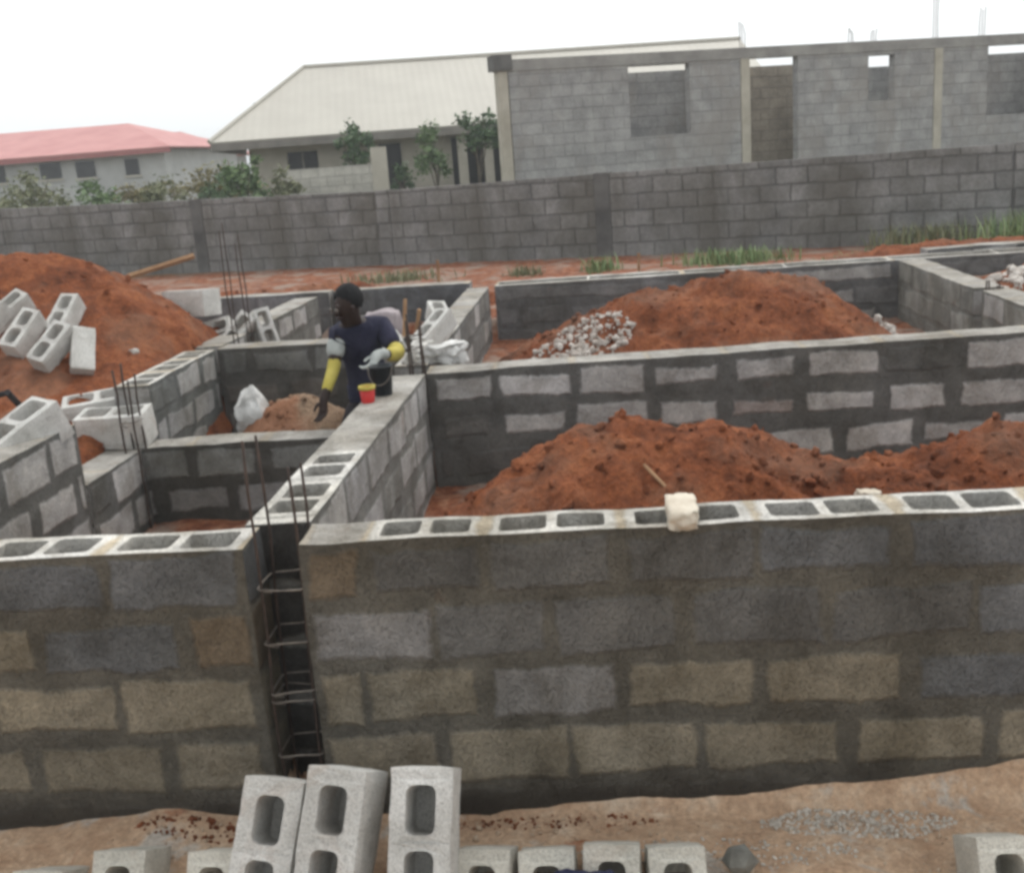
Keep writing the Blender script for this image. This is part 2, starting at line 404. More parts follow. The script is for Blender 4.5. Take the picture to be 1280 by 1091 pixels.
# third wall: long trough of open cores
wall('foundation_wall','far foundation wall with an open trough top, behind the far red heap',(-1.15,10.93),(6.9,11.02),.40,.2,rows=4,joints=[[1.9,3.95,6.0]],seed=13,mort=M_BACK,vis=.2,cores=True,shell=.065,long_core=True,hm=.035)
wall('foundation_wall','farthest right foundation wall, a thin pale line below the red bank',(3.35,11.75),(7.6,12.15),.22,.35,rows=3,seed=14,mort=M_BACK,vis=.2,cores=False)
# mid wall (continuation behind the worker)
wall('foundation_wall','middle foundation wall with broken open blocks on top, behind the white sack',(-1.42,10.9),(-1.40,6.78),.215,.1,rows=4,seed=15,vis=.75,
     cores=lambda s,k:s>2.3,mort=(.16,.16,.155),hm=.03)
# right walls
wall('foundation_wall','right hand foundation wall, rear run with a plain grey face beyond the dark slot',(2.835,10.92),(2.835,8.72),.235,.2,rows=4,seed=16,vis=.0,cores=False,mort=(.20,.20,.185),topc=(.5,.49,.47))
wall('foundation_wall','right hand foundation wall, front run nearer than the dark slot',(2.86,8.58),(2.86,6.99),.235,.2,rows=4,seed=17,vis=.35,cores=False,mort=(.20,.20,.185))
# left line of walls
wall('foundation_wall','left foundation wall, near run with big pale blocks',(-3.22,5.60),(-3.21,3.72),.235,.05,rows=4,off=.34,seed=18,vis=.92,cores=False,mort=(.13,.13,.125),hm=.026)
wall('foundation_wall','left foundation wall, middle run topped with open hollow blocks',(-3.25,7.93),(-3.235,6.64),.235,-.1,rows=5,off=.35,seed=26,vis=.8,cores=True,mort=(.15,.155,.15),hm=.028)
wall('foundation_wall','left foundation wall, far run whose pale top leads to the back',(-3.24,11.0),(-3.24,8.08),.235,.2,rows=4,seed=20,vis=.7,cores=False,mort=(.15,.15,.14),hm=.03,topc=(.55,.54,.52))
wall('foundation_wall','near cross wall of grey blocks, lower than the rest, between left and centre walls',(-3.42,6.38),(-1.42,6.43),.235,-.25,.725,rows=4,off=.27,seed=22,
     tint=lambda r,k,s,rnd: sh((.21,.215,.205) if r==0 else (.30,.30,.30),rnd.uniform(.85,1.1)),vis=.6,cores=False,mort=(.085,.082,.075),hm=.035,rough=.007)
wall('foundation_wall','second cross wall of dark grey blocks left of the worker',(-3.0,7.94),(-1.43,7.88),.235,-.1,rows=5,off=.25,seed=23,
     tint=lambda r,k,s,rnd: sh(((.19,.19,.185) if r%2==0 else (.17,.155,.145)),rnd.uniform(.9,1.15)),cores=False,mort=(.115,.11,.105),hm=.03)
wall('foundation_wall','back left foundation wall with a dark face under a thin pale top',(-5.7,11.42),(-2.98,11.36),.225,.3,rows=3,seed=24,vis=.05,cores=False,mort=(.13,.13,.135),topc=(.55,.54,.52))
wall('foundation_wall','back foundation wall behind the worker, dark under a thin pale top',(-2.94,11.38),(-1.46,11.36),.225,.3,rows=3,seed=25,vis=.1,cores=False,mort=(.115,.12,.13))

wall('foundation_wall','low link of the left foundation wall between its near run and the low cross wall',(-3.22,6.375),(-3.22,5.61),.235,.0,.72,rows=3,seed=27,vis=.5,cores=False,mort=(.12,.12,.115),hm=.03)
# ------------------------------------------------------------------ soil heaps
def gauss(x,y,cx,cy,sx,sy): return math.exp(-((x-cx)**2/(2*sx*sx)+(y-cy)**2/(2*sy*sy)))
def heap_z(hs,x,y): return sum(a*gauss(x,y,cx,cy,sx,sy) for a,cx,cy,sx,sy in hs)
HEAPS={}
def heap(name,label,rect,base,hs,mat=LATERITE,res=.03,amp=.04,clods=250,group='heaps of dug soil',cat='soil heap',clip=None,crad=(.007,.036)):
    x0,x1,y0,y1=rect; nx=int((x1-x0)/res); ny=int((y1-y0)/res)
    def zf(x,y):
        h=heap_z(hs,x,y); k=min(1,h/.12)
        r=amp*(1.0*fbm(x*2.2,y*2.2,1,3)+.7*fbm(x*6,y*6,4,4)+.42*(1-2*abs(noise.noise(V((x*11,y*11,2)))))+.30*(.5-abs(noise.noise(V((x*24,y*24,6)))))+.22*fbm(x*38,y*38,7,3))
        z=base+h-.05*(1-k)+r*(.25+.75*k)
        # sink the rim
        e=min(x-x0,x1-x,y-y0,y1-y); z-=.25*max(0,1-e/.12)*0
        e=min(x-x0,x1-x,y-y0,y1-y)
        if e<.15: z-=.15*(1-e/.15)*(1 if h<.15 else .3)
        if clip: z=clip(x,y,z)
        return z
    HEAPS[label]=zf
    mb=MB(); vs=[]
    for j in range(ny+1):
        for i in range(nx+1):
            x=x0+(x1-x0)*i/nx; y=y0+(y1-y0)*j/ny
            jx=.3*res*noise.noise(V((x*20,y*20,3))); jy=.3*res*noise.noise(V((x*20,y*20,8)))
            vs.append((x+jx,y+jy,zf(x,y)))
    # skirt reaching into the ground, so the heap is a solid
    n=nx+1; fs=[(j*n+i,j*n+i+1,(j+1)*n+i+1,(j+1)*n+i) for j in range(ny) for i in range(nx)]
    mb.add(vs,fs)
    for _ in range(clods):
        for t in range(12):
            x=random.uniform(x0+.1,x1-.1); y=random.uniform(y0+.1,y1-.1)
            if heap_z(hs,x,y)>.07: break
        r=crad[0]+(crad[1]-crad[0])*random.random()**3
        mb.chunk((x,y,zf(x,y)+r*.1),r)
    o=mb.build(name,mat,smooth=False)
    for p in o.data.polygons[:len(fs)]: p.use_smooth=True
    o.data.update()
    tag(o,label,cat,group); return zf
HSA1=[(.60,.0,5.12,.42,.55),(.27,-.66,4.75,.40,.55),(.22,.56,5.1,.26,.45)]
HSA2=[(.45,1.92,5.15,.42,.55),(.31,1.08,4.95,.5,.6),(.3,2.7,5.1,.4,.5)]
hA=heap('soil_heap','tall red laterite heap just behind the front wall',(-1.12,1.36,3.75,6.42),.33,HSA2+HSA1,amp=.065,clods=700)
hA2=heap('soil_heap','second red laterite heap at the right edge behind the front wall',(1.0,3.0,3.75,6.42),.327,HSA2+HSA1,amp=.065,clods=500)
hB=heap('soil_heap','broad orange laterite heap filling the far room',(-1.1,2.78,6.85,10.85),.50,[(.68,1.0,8.95,.66,.75),(.40,-.15,8.7,.52,.75),(.24,1.75,9.0,.35,.6)],amp=.07,clods=700,res=.035)
def clipL(x,y,z):
    if x>-3.30: z-= (x+3.30)*1.2
    return z if x<-3.27 or y>7.7 else min(z,1.0)
hL=heap('soil_heap','big red brown heap with loose hollow blocks thrown on it, far left',(-6.4,-2.95,5.7,10.6),.66,[(1.03,-4.42,8.45,.80,.98),(.20,-3.4,8.2,.35,.4),(.2,-3.8,6.9,.5,.5),(.5,-5.6,8.3,.7,.9)],amp=.05,clods=420,res=.04,clip=clipL)
hM=heap('soil_heap','pale mixed sand heap in front of the worker',(-2.98,-1.42,6.62,7.86),.05,[(.70,-2.16,7.15,.34,.36),(.25,-2.65,7.0,.3,.4),(.36,-1.66,6.95,.25,.25)],mat=MIXSOIL,amp=.035,clods=220,res=.03)
hF=heap('soil_heap','small red heap just showing behind the left front wall',(-2.2,-1.42,3.72,5.0),.24,[(.56,-1.74,4.35,.25,.28)],amp=.02,clods=40,res=.025)
hG=heap('soil_heap','low grey sand heap beside the small red heap, behind the left front wall',(-2.75,-2.0,3.72,5.0),.24,[(.53,-2.22,4.32,.15,.22)],mat=simple('grey_sand',(.26,.25,.22),(.38,.37,.33),9,.95,.01),amp=.015,clods=30,res=.025)
bank=heap('soil_bank','long low bank of red soil between the far walls and the boundary wall',(-5.8,8.2,11.55,15.6),.66,[(.34,-3.2,12.6,.8,.3),(.3,-4.9,12.7,.6,.3),(.10,-1.0,12.6,1.2,.3),(.14,1.6,12.6,1.2,.35),(.26,3.5,13.0,.9,.4),(.30,5.6,13.2,1.2,.4),(.16,7.,13,1,.5)],amp=.05,clods=350,res=.06,cat='soil bank')
hR=heap('soil_heap','low red soil fill with broken blocks in the far right room',(3.1,7.0,7.2,10.9),.86,[(.16,4.4,10.2,.6,.5),(.12,3.6,9.6,.4,.5),(.2,5.4,9.8,.7,.6)],amp=.04,clods=120,res=.05)

# ------------------------------------------------------------------ rubble (uncountable)
def rubble(label,cx,cy,rx,ry,zf,n,size,mat=RUBBLE,cat='rubble',name='rubble'):
    mb=MB()
    for _ in range(n):
        a=random.uniform(0,6.28); q=math.sqrt(random.random()); x=cx+rx*q*math.cos(a); y=cy+ry*q*math.sin(a)
        r=size*random.choice((.35,.5,.6,.8,1.2))*random.uniform(.7,1.2)
        mb.chunk((x,y,zf(x,y)+r*.3),r)
    o=mb.build(name,mat); tag(o,label,cat,kind='stuff'); return o
LIGHTR=simple('pale_rubble',(.42,.40,.37),(.66,.64,.60),9,.95,.004)
DUSTR=simple('dusty_rubble',(.34,.29,.25),(.58,.54,.50),14,.95,.004)
GRIT=simple('grit',(.36,.32,.27),(.56,.51,.45),40,.95,.002)
rubble('pale broken block rubble on the left flank of the far red heap',-.25,8.25,.42,.35,hB,420,.027,DUSTR)
rubble('grey and white rubble in the right corner of the far room',2.35,8.9,.25,.4,hB,220,.03,DUSTR)
rubble('broken blocks on the soil fill of the far right room',3.7,9.5,.5,.5,hR,160,.05,DUSTR)
rubble('grey gravel spilt on the sandy strip at the foot of the front wall',.78,3.42,.34,.085,gh,900,.0075,GRIT,'gravel','gravel')
rubble('grey grit along the bottom edge of the sandy strip',.25,3.24,.5,.09,gh,420,.0065,GRIT,'gravel','gravel')
rubble('red clods at the foot of the left front wall',-1.62,3.36,.24,.06,gh,120,.010,LATERITE,'soil clods','soil_clods')
rubble('red clods along the foot of the right front wall',-.30,3.43,.40,.04,gh,150,.007,LATERITE,'soil clods','soil_clods')
rubble('soil crumbs and pebbles scattered over the sandy strip',0,3.25,2.1,.22,gh,500,.009,simple('pebbles',(.30,.2,.13),(.5,.4,.3),20,.95,.002),'pebbles','pebbles')
rubble('pale debris on the floor behind the near heap',-.4,6.2,.55,.16,gh,60,.035,LIGHTR)
rubble('pale debris in the gap between the two near heaps',1.3,6.1,.25,.3,gh,50,.05,LIGHTR)
rubble('pale stones along the near edge of the red bank',1.8,12.35,2.3,.2,bank,130,.05,simple('bank_stones',(.34,.26,.2),(.52,.42,.35),9,.95,.004))
rubble('small stones and rubble around the rebar cage beside the worker',-1.30,7.3,.1,.5,lambda x,y:1.08,45,.05,LIGHTR)

# ------------------------------------------------------------------ loose hollow blocks
def block_mesh(w,l=.45,h=.225,seed=0,nm='hollow_block',sh=.036,web=None,closed=False):
    """w across (x), l along (y), cores run along z"""
    web=web or sh*.5; mb=MB(); rnd=random.Random(seed); k=6; m=max(2,int(w/.045))
    xs=[-w/2+w*i/m for i in range(m+1)]; ys=[-l/2+l*i/(2*k) for i in range(2*k+1)]
    for z,fl in ((h/2,0),(-h/2,1)):
        for a,b in ((0,k),(k,2*k)):
            outer=[(-w/2,ys[i]) for i in range(b,a-1,-1)]+[(x,ys[a]) for x in xs[1:-1]]+[(w/2,ys[i]) for i in range(a,b+1)]+[(x,ys[b]) for x in xs[-2:0:-1]]
            e0=sh if a==0 else web; e1=sh if b==2*k else web
            tp=.006 if fl else 0
            inner=rrect(-w/2+sh+tp,w/2-sh-tp,ys[a]+e0+tp,ys[b]-e1-tp,.028,4)
            al=outer+inner
            for t in geometry.tessellate_polygon([[V((x,y,0)) for x,y in outer],[V((x,y,0)) for x,y in inner]]):
                q=[al[i] for i in t]; ar=(q[1][0]-q[0][0])*(q[2][1]-q[0][1])-(q[1][1]-q[0][1])*(q[2][0]-q[0][0])
                if (ar<0)!=bool(fl): q=q[::-1]
                mb.add([V((x,y,z)) for x,y in q],[(0,1,2)])
    for a,b in ((0,k),(k,2*k)):
        e0=sh if a==0 else web; e1=sh if b==2*k else web
        I=[rrect(-w/2+sh+tp,w/2-sh-tp,ys[a]+e0+tp,ys[b]-e1-tp,.028,4) for tp in (0,.006)]
        n=len(I[0])
        if closed: mb.add([V((x,y,-h/2+.03)) for x,y in I[0]],[tuple(range(n))])
        for i in range(n):
            j=(i+1)%n
            mb.add([V((*I[0][i],h/2)),V((*I[0][j],h/2)),V((*I[1][j],-h/2)),V((*I[1][i],-h/2))],[(3,2,1,0)])
    zs=[-h/2+h*i/5 for i in range(6)]
    for j in range(5):
        for i in range(2*k):
            mb.add([(w/2,ys[i],zs[j]),(w/2,ys[i+1],zs[j]),(w/2,ys[i+1],zs[j+1]),(w/2,ys[i],zs[j+1])],[(0,1,2,3)])
            mb.add([(-w/2,ys[i],zs[j]),(-w/2,ys[i+1],zs[j]),(-w/2,ys[i+1],zs[j+1]),(-w/2,ys[i],zs[j+1])],[(3,2,1,0)])
        for i in range(m):
            mb.add([(xs[i],l/2,zs[j]),(xs[i+1],l/2,zs[j]),(xs[i+1],l/2,zs[j+1]),(xs[i],l/2,zs[j+1])],[(3,2,1,0)])
            mb.add([(xs[i],-l/2,zs[j]),(xs[i+1],-l/2,zs[j]),(xs[i+1],-l/2,zs[j+1]),(xs[i],-l/2,zs[j+1])],[(0,1,2,3)])
    me=bpy.data.meshes.new(nm)
    out=[]
    for v in mb.v:
        v=V(v); ex=(abs(v.x)>w/2-1e-4)+(abs(v.y)>l/2-1e-4)+(abs(v.z)>h/2-1e-4)
        nv=noise.noise_vector(v*6+V((seed*5,0,0)))*.0028+noise.noise_vector(v*20+V((seed*5,0,0)))*.0006
        q=v+nv
        if ex>=2:
            s=.004+.006*max(0,noise.noise(v*15+V((seed*7,3,0))))
            q=q-V((v.x/w*2 if abs(v.x)>w/2-1e-4 else 0,v.y/l*2 if abs(v.y)>l/2-1e-4 else 0,v.z/h*2 if abs(v.z)>h/2-1e-4 else 0))*s
        out.append(tuple(q))
    me.from_pydata(out,[],mb.f)
    bm=bmesh.new(); bm.from_mesh(me); bmesh.ops.remove_doubles(bm,verts=bm.verts,dist=.0004); bm.to_mesh(me); bm.free()
    me.update(); return me
BM9=[block_mesh(.225,seed=s) for s in (1,2,3)]; BM6=[block_mesh(.145,l=.35,seed=s,h=.16,sh=.03) for s in (4,5,6)]; BMF=[block_mesh(.207,l=.46,seed=s,sh=.056,web=.022,closed=True) for s in (11,12,13)]
for me in BM9+BM6+BMF: me.materials.append(BLOCKM)
BM7=[block_mesh(.19,seed=s,sh=.05,web=.022,closed=True) for s in (7,8)]
for me in BM7: me.materials.append(BLOCKY)
def loose(me,loc,long_,face,label,group):
    """long_: direction of the block's length, face: direction its open cores look"""
    f=V(face).normalized(); y=(V(long_)-f*V(long_).dot(f)).normalized(); x=y.cross(f)
    M=Matrix((x,y,f)).transposed().to_4x4(); M.translation=V(loc)
    o=bpy.data.objects.new('hollow_block',me); link(o); o.matrix_world=M
    tag(o,label,'concrete block',group); return o
# three standing on end before the slot
gS='hollow blocks standing on end in the foreground'
FL=(.0,-.85,.53)
loose(BMF[0],(-1.185,2.995,.205),(.13,.53,.84),(.03,-.85,.53),'first and lowest of three hollow blocks on end below the slot, leaning right',gS)
loose(BMF[1],(-.955,2.985,.245),(.13,.53,.84),(-.10,-.85,.53),'middle one of three hollow blocks on end, leaning on its left neighbour',gS)
loose(BMF[2],(-.675,2.985,.240),(.03,.53,.84),(.03,-.85,.53),'straightest of three hollow blocks on end, right of the leaning pair',gS)
gR='low row of weathered blocks at the bottom edge'
row=[(-1.72,.055,'low block at the bottom edge, left of the standing blocks, with an arched core',BM7[0]),(-1.395,.045,'low block at the bottom edge half hidden by the leftmost standing block',BM7[1]),
     (-2.02,-.02,'lowest block at the bottom left corner',BM7[1]),
     (-.50,.04,'low block just right of the three standing blocks',BM7[0]),(-.29,.035,'low pale block second to the right of the standing blocks',BM7[1]),(-.085,.05,'low yellowish block with a wide dark core, above the dark blue sheet',BM7[0]),
     (.125,.04,'low block left of the broken grey lump',BM7[1]),(1.13,.06,'low pale block alone at the bottom right corner',BM7[0])]
for x,z,lab,me in row:
    loose(me,(x,2.995,z-.105),(random.uniform(-.03,.03),.53,.84),(random.uniform(-.05,.05),-.85,.53),lab,gR)
mb=MB(); mb.chunk((0,0,0),.085); random.seed(21)
o=mb.build('broken_block',simple('grey_lump',(.10,.10,.09),(.2,.2,.18),12,.95,.004),loc=(.33,3.10,.07)); tag(o,'broken dark grey lump of block at the bottom edge','broken block')

# blocks thrown on the big heap
gH='hollow blocks thrown on the far left heap'
def onheap(x,y,up,long_,face,label,me):
    loose(me,(x,y,hL(x,y)+up),long_,face,label,gH)
onheap(-3.95,7.55,.07,(.12,.92,.55),(.0,-.62,.8),'hollow block highest on the heap, pointing straight up the slope',BM6[0])
onheap(-4.34,7.5,.07,(.55,.75,.45),(-.05,-.6,.8),'hollow block lying at a slant, upper left of the thrown pile',BM6[1])
onheap(-4.12,7.25,.11,(.25,.85,.5),(.05,-.65,.76),'hollow block at the left below the slanting one',BM6[2])
onheap(-3.83,7.08,.11,(.35,.8,.5),(.05,-.68,.74),'hollow block lowest in the thrown pile, cores to the front',BM6[0])
onheap(-3.66,7.15,.10,(.45,.80,.42),(-.80,-.45,.22),'hollow block tipped on its side showing a smooth white flank',BM6[1])
onheap(-4.42,7.35,.10,(.5,.8,.4),(-.2,-.6,.7),'hollow block cut by the left edge of the picture, on the heap',BM6[2])
gB='loose hollow blocks behind the heap tip'
loose(BM9[1],(-3.50,8.85,1.34),(.9,-.35,.0),(.0,.08,1),'single whole block sitting at the right foot of the far left heap',gB)
loose(BM6[0],(-3.34,8.85,1.09),(.95,.2,.05),(-.1,-.75,.5),'hollow block lying by the pale wall top, nearest the red heap tip',gB)
loose(BM6[1],(-3.10,8.75,1.08),(.5,.1,.7),(.1,-.9,.45),'hollow block tilted upright, middle of three by the pale wall top',gB)
loose(BM6[2],(-2.90,8.85,1.08),(-.35,.3,.9),(.5,-.8,.3),'hollow block leaning by the pale wall top, rightmost of three',gB)
gW='loose hollow blocks set on the left wall'
loose(BM9[0],(-3.15,5.34,1.075),(.46,.85,.12),(-.14,-.40,1),'pale hollow block set askew on the near left wall',gW)
loose(BM9[2],(-3.46,4.98,1.07),(.48,.85,.06),(-.12,-.35,1),'hollow block cut by the left edge on the near left wall',gW)
loose(BM9[1],(-3.19,6.50,.842),(1,.05,.0),(.0,-.16,1),'hollow block with a dark flank on the left end of the low cross wall',gW)
loose(BM9[2],(-3.40,6.75,.90),(.9,.35,.0),(.0,-.2,1),'hollow block behind the one on the left end of the low cross wall',gW)
gC='broken hollow blocks around the white sack'
loose(BM6[0],(-1.25,7.60,1.17),(.5,.8,.25),(-.3,-.4,.9),'broken hollow block on the middle wall just behind the white sack',gC)
loose(BM6[1],(-1.30,8.15,1.17),(-.35,.9,.2),(.25,-.3,.9),'hollow block on the middle wall farther behind the white sack',gC)
loose(BM6[2],(-1.62,7.45,1.06),(.9,.3,.25),(-.2,-.6,.8),'hollow block by the rebar cage left of the white sack',gC)

# cream piece on the front wall
def lump(name,label,cat,loc,dims,mat,seed,ns=3.,na=.12,sub=4,pinch=0.,group=None,boxy=.5):
    bm=bmesh.new(); bmesh.ops.create_cube(bm,size=1.); bmesh.ops.subdivide_edges(bm,edges=bm.edges[:],cuts=7,use_grid_fill=True)
    for v in bm.verts:
        s=v.co.normalized()*.5; c=v.co.lerp(s*1.25,1-boxy)
        n=noise.noise_vector(c*ns+V((seed,seed*2,0)))*na+noise.noise_vector(c*ns*3+V((seed,0,0)))*na*.35
        c=c+n
        if pinch: c.x*=1-pinch*max(0,c.z); c.y*=1-pinch*max(0,c.z)
        v.co=V((c.x*dims[0],c.y*dims[1],c.z*dims[2]))
    me=bpy.data.meshes.new(name); bm.to_mesh(me); bm.free(); me.materials.append(mat)
    for p in me.polygons: p.use_smooth=True
    o=bpy.data.objects.new(name,me); link(o); o.location=loc; tag(o,label,cat,group); return o
lump('block_fragment','cream broken block piece lying across the front wall top','broken block',(.215,3.60,1.105),(.10,.22,.065),CREAM,3,boxy=.85,na=.10)
lump('sack','white plastic sack on the pale sand heap','sack',(-2.50,7.12,.76),(.20,.2,.30),WHITEBAG,6,ns=2.2,na=.25,pinch=.7)
lump('sack','crumpled white sack on the wall corner behind the bucket','sack',(-1.10,7.0,1.115),(.25,.3,.12),WHITEBAG,9,ns=2.6,na=.28)
lump('cement_sack','mauve grey cement sack standing behind the worker','sack',(-1.78,8.35,1.08),(.27,.26,.32),MAUVE,4,ns=1.6,na=.1,boxy=.7)
lump('stone','white stone in the dip between the near red heaps','stone',(1.12,4.75,hA2(1.12,4.75)+.03),(.10,.08,.06),CREAM,5,na=.2)
lump('stone','small white stone on the flank of the far left heap','stone',(-3.50,7.6,hL(-3.5,7.6)+.01),(.07,.05,.045),LIGHTR,8,na=.2)
lump('blue_sheet','dark blue plastic sheeting crumpled at the bottom edge','plastic sheet',(-.17,2.90,.11),(.20,.10,.10),BLUEP,7,na=.15)

# timber
def stick(name,label,cat,pts,r,mat=WOOD,group=None,n=5):
    mb=MB(); mb.tube(pts,r,n); o=mb.build(name,mat); tag(o,label,cat,group); return o
stick('timber_pole','long timber pole lying on the bank before the boundary wall','timber',[(-5.45,12.0,1.33),(-5.1,12.1,1.41),(-4.72,12.2,1.50)],.035)
stick('stick','thin dry stick on the near red heap','stick',[(.12,4.74,hA(.12,4.74)+.03),(.31,4.52,hA(.31,4.52)+.02)],.008)
stick('timber_stake','orange timber stake upright behind the worker, left of the pair','stake',[(-1.58,8.0,.9),(-1.53,8.05,1.36)],.015,group='timber stakes behind the worker')
stick('timber_stake','orange timber stake leaning behind the worker, right of the pair','stake',[(-1.52,8.1,.9),(-1.42,8.0,1.28)],.016,group='timber stakes behind the worker')
for i,(x,y,h) in enumerate([(-1.95,12.4,.5),(.35,12.5,.42)]):
    stick('marker_peg',['pale marker peg in the ground behind the middle wall','pale marker peg in the bank above the far room'][i],'peg',[(x,y,.6),(x+.01,y,.75+h)],.02)
# hose
stick('hose','black hose looped over the near left wall','hose',[(-3.8,5.6,1.1),(-3.62,5.7,1.22),(-3.42,5.75,1.25),(-3.25,5.6,1.16),(-3.22,5.4,1.32)],.018,RUBBER,n=8)

# ------------------------------------------------------------------ rebar cages
def cage(label,x0,x1,y0,y1,z0,tops,zst,lean=(0,0),mat=WIRE,wob=.01,seed=0,r=.0065):
    rnd=random.Random(seed); root=empty('rebar_cage',((x0+x1)/2,(y0+y1)/2,z0)); tag(root,label,'rebar cage','rebar cages for columns')
    O=V(root.location)
    for (x,y),zt in zip(((x0,y0),(x1,y0),(x1,y1),(x0,y1)),tops):
        mb=MB(); pts=[]
        n=8
        for i in range(n+1):
            z=z0+(zt-z0)*i/n; k=(z-z0)
            pts.append(V((x+lean[0]*k+rnd.uniform(-1,1)*wob*.6,y+lean[1]*k,z))-O)
        mb.tube(pts,r,6); mb.build('bar',STEEL,root,True)
    for z in zst:
        mb=MB(); e=.012; k=z-z0
        q=[V((x0-e+lean[0]*k,y0-e,z+rnd.uniform(-.01,.01))),V((x1+e+lean[0]*k,y0-e,z+rnd.uniform(-.004,.02))),V((x1+e+lean[0]*k,y1+e,z+rnd.uniform(-.02,.02))),V((x0-e+lean[0]*k,y1+e,z))]
        q=[a-O for a in q]; pts=[]
        for i in range(4):
            a,b=q[i],q[(i+1)%4]; pts+= [a.lerp(b,.08),a.lerp(b,.5)+V((0,0,rnd.uniform(-.006,.004))),a.lerp(b,.92)]
        pts.append(pts[0]); mb.tube(pts,.0034,6); mb.tube([pts[-1],pts[-1]+V((.03,.03,-.025))],.0034,6)
        mb.build('stirrup',mat,root,True)
    return root
cage('rebar column cage in the slot between the two front walls',-1.30,-1.15,3.505,3.66,-.05,[1.46,1.36,1.33,1.44],[.24,.46,.50,.70,.91],lean=(.012,0),seed=2,r=.0052)
cage('rebar cage rising from the gap in the left wall',-3.05,-2.97,6.29,6.40,.0,[1.25,1.18,1.2,1.27],[.3,.6,.9],seed=3)
cage('small rebar cage at the wall corner behind the bucket',-1.27,-1.19,6.60,6.68,.3,[1.40,1.36,1.38,1.43],[.8,1.12,1.22,1.3],seed=4,mat=STEEL)
cage('tall thin rebar cage where the second cross wall meets the left wall',-2.96,-2.84,8.22,8.32,.2,[1.95,1.85,1.9,2.0],[.6,.9,1.2],seed=5,r=.005)
cage('rebar cage in the dark slot of the right hand wall',2.92,3.0,8.62,8.68,.2,[1.15,1.12,1.1,1.14],[.5,.8,1.0],seed=6)

# ------------------------------------------------------------------ bucket and cup
root=empty('bucket',(-1.305,5.93,1.082)); tag(root,'black plastic bucket on top of the centre wall by the worker','bucket')
mb=MB(); mb.lathe([(0,0),(.050,0),(.053,.004),(.064,.16),(.068,.162),(.068,.170),(.061,.170),(.05,.012),(0,.012)],n=24); mb.build('bucket_body',BLACKP,root,True)
mb=MB(); mb.tube([V((.068*math.cos(t),-.02-.03*math.sin(t)*0-.066*math.sin(t)*.9,.160-.09*math.sin(t))) for t in [math.pi*i/12 for i in range(13)]],.0028,6); mb.build('handle',WIRE,root,True)
root=empty('cup',(-1.352,5.74,1.082)); tag(root,'red plastic cup with a yellow rim on the centre wall edge','cup')
mb=MB(); mb.lathe([(0,0),(.034,0),(.036,.004),(.042,.082),(.039,.082),(.033,.006),(0,.006)],n=20); mb.build('cup_body',REDP,root,True)
mb=MB(); mb.lathe([(.0425,.076),(.047,.078),(.047,.096),(.040,.096),(.0415,.078)],n=20); mb.build('rim',YELLOW,root,True)

# ------------------------------------------------------------------ the worker
def skinmesh(name,chains,mat,parent,levels=2,loc=None):
    """chains: list of (points, radii); connected where points coincide"""
    vs=[];rs=[];es=[];key={}
    for pts,rad in chains:
        prev=None
        for p,r in zip(pts,rad):
            k=tuple(round(a,4) for a in p)
            if k not in key: key[k]=len(vs); vs.append(p); rs.append(r if isinstance(r,tuple) else (r,r))
            i=key[k]
            if prev is not None and prev!=i: es.append((prev,i))
            prev=i
    me=bpy.data.meshes.new(name+'_cage'); me.from_pydata(vs,es,[]); o=bpy.data.objects.new(name,me); COL.objects.link(o)
    m=o.modifiers.new('skin','SKIN'); m.use_smooth_shade=True
    s=o.modifiers.new('sub','SUBSURF'); s.levels=levels; s.render_levels=levels
    for i,r in enumerate(rs): me.skin_vertices[0].data[i].radius=r
    me.skin_vertices[0].data[0].use_root=True
    dg=bpy.context.evaluated_depsgraph_get(); dg.update()
    nm=bpy.data.meshes.new_from_object(o.evaluated_get(dg)); nm.name=name
    bpy.data.objects.remove(o); nm.materials.clear(); nm.materials.append(mat)
    for p in nm.polygons: p.use_smooth=True
    ob=bpy.data.objects.new(name,nm); link(ob,parent); return ob
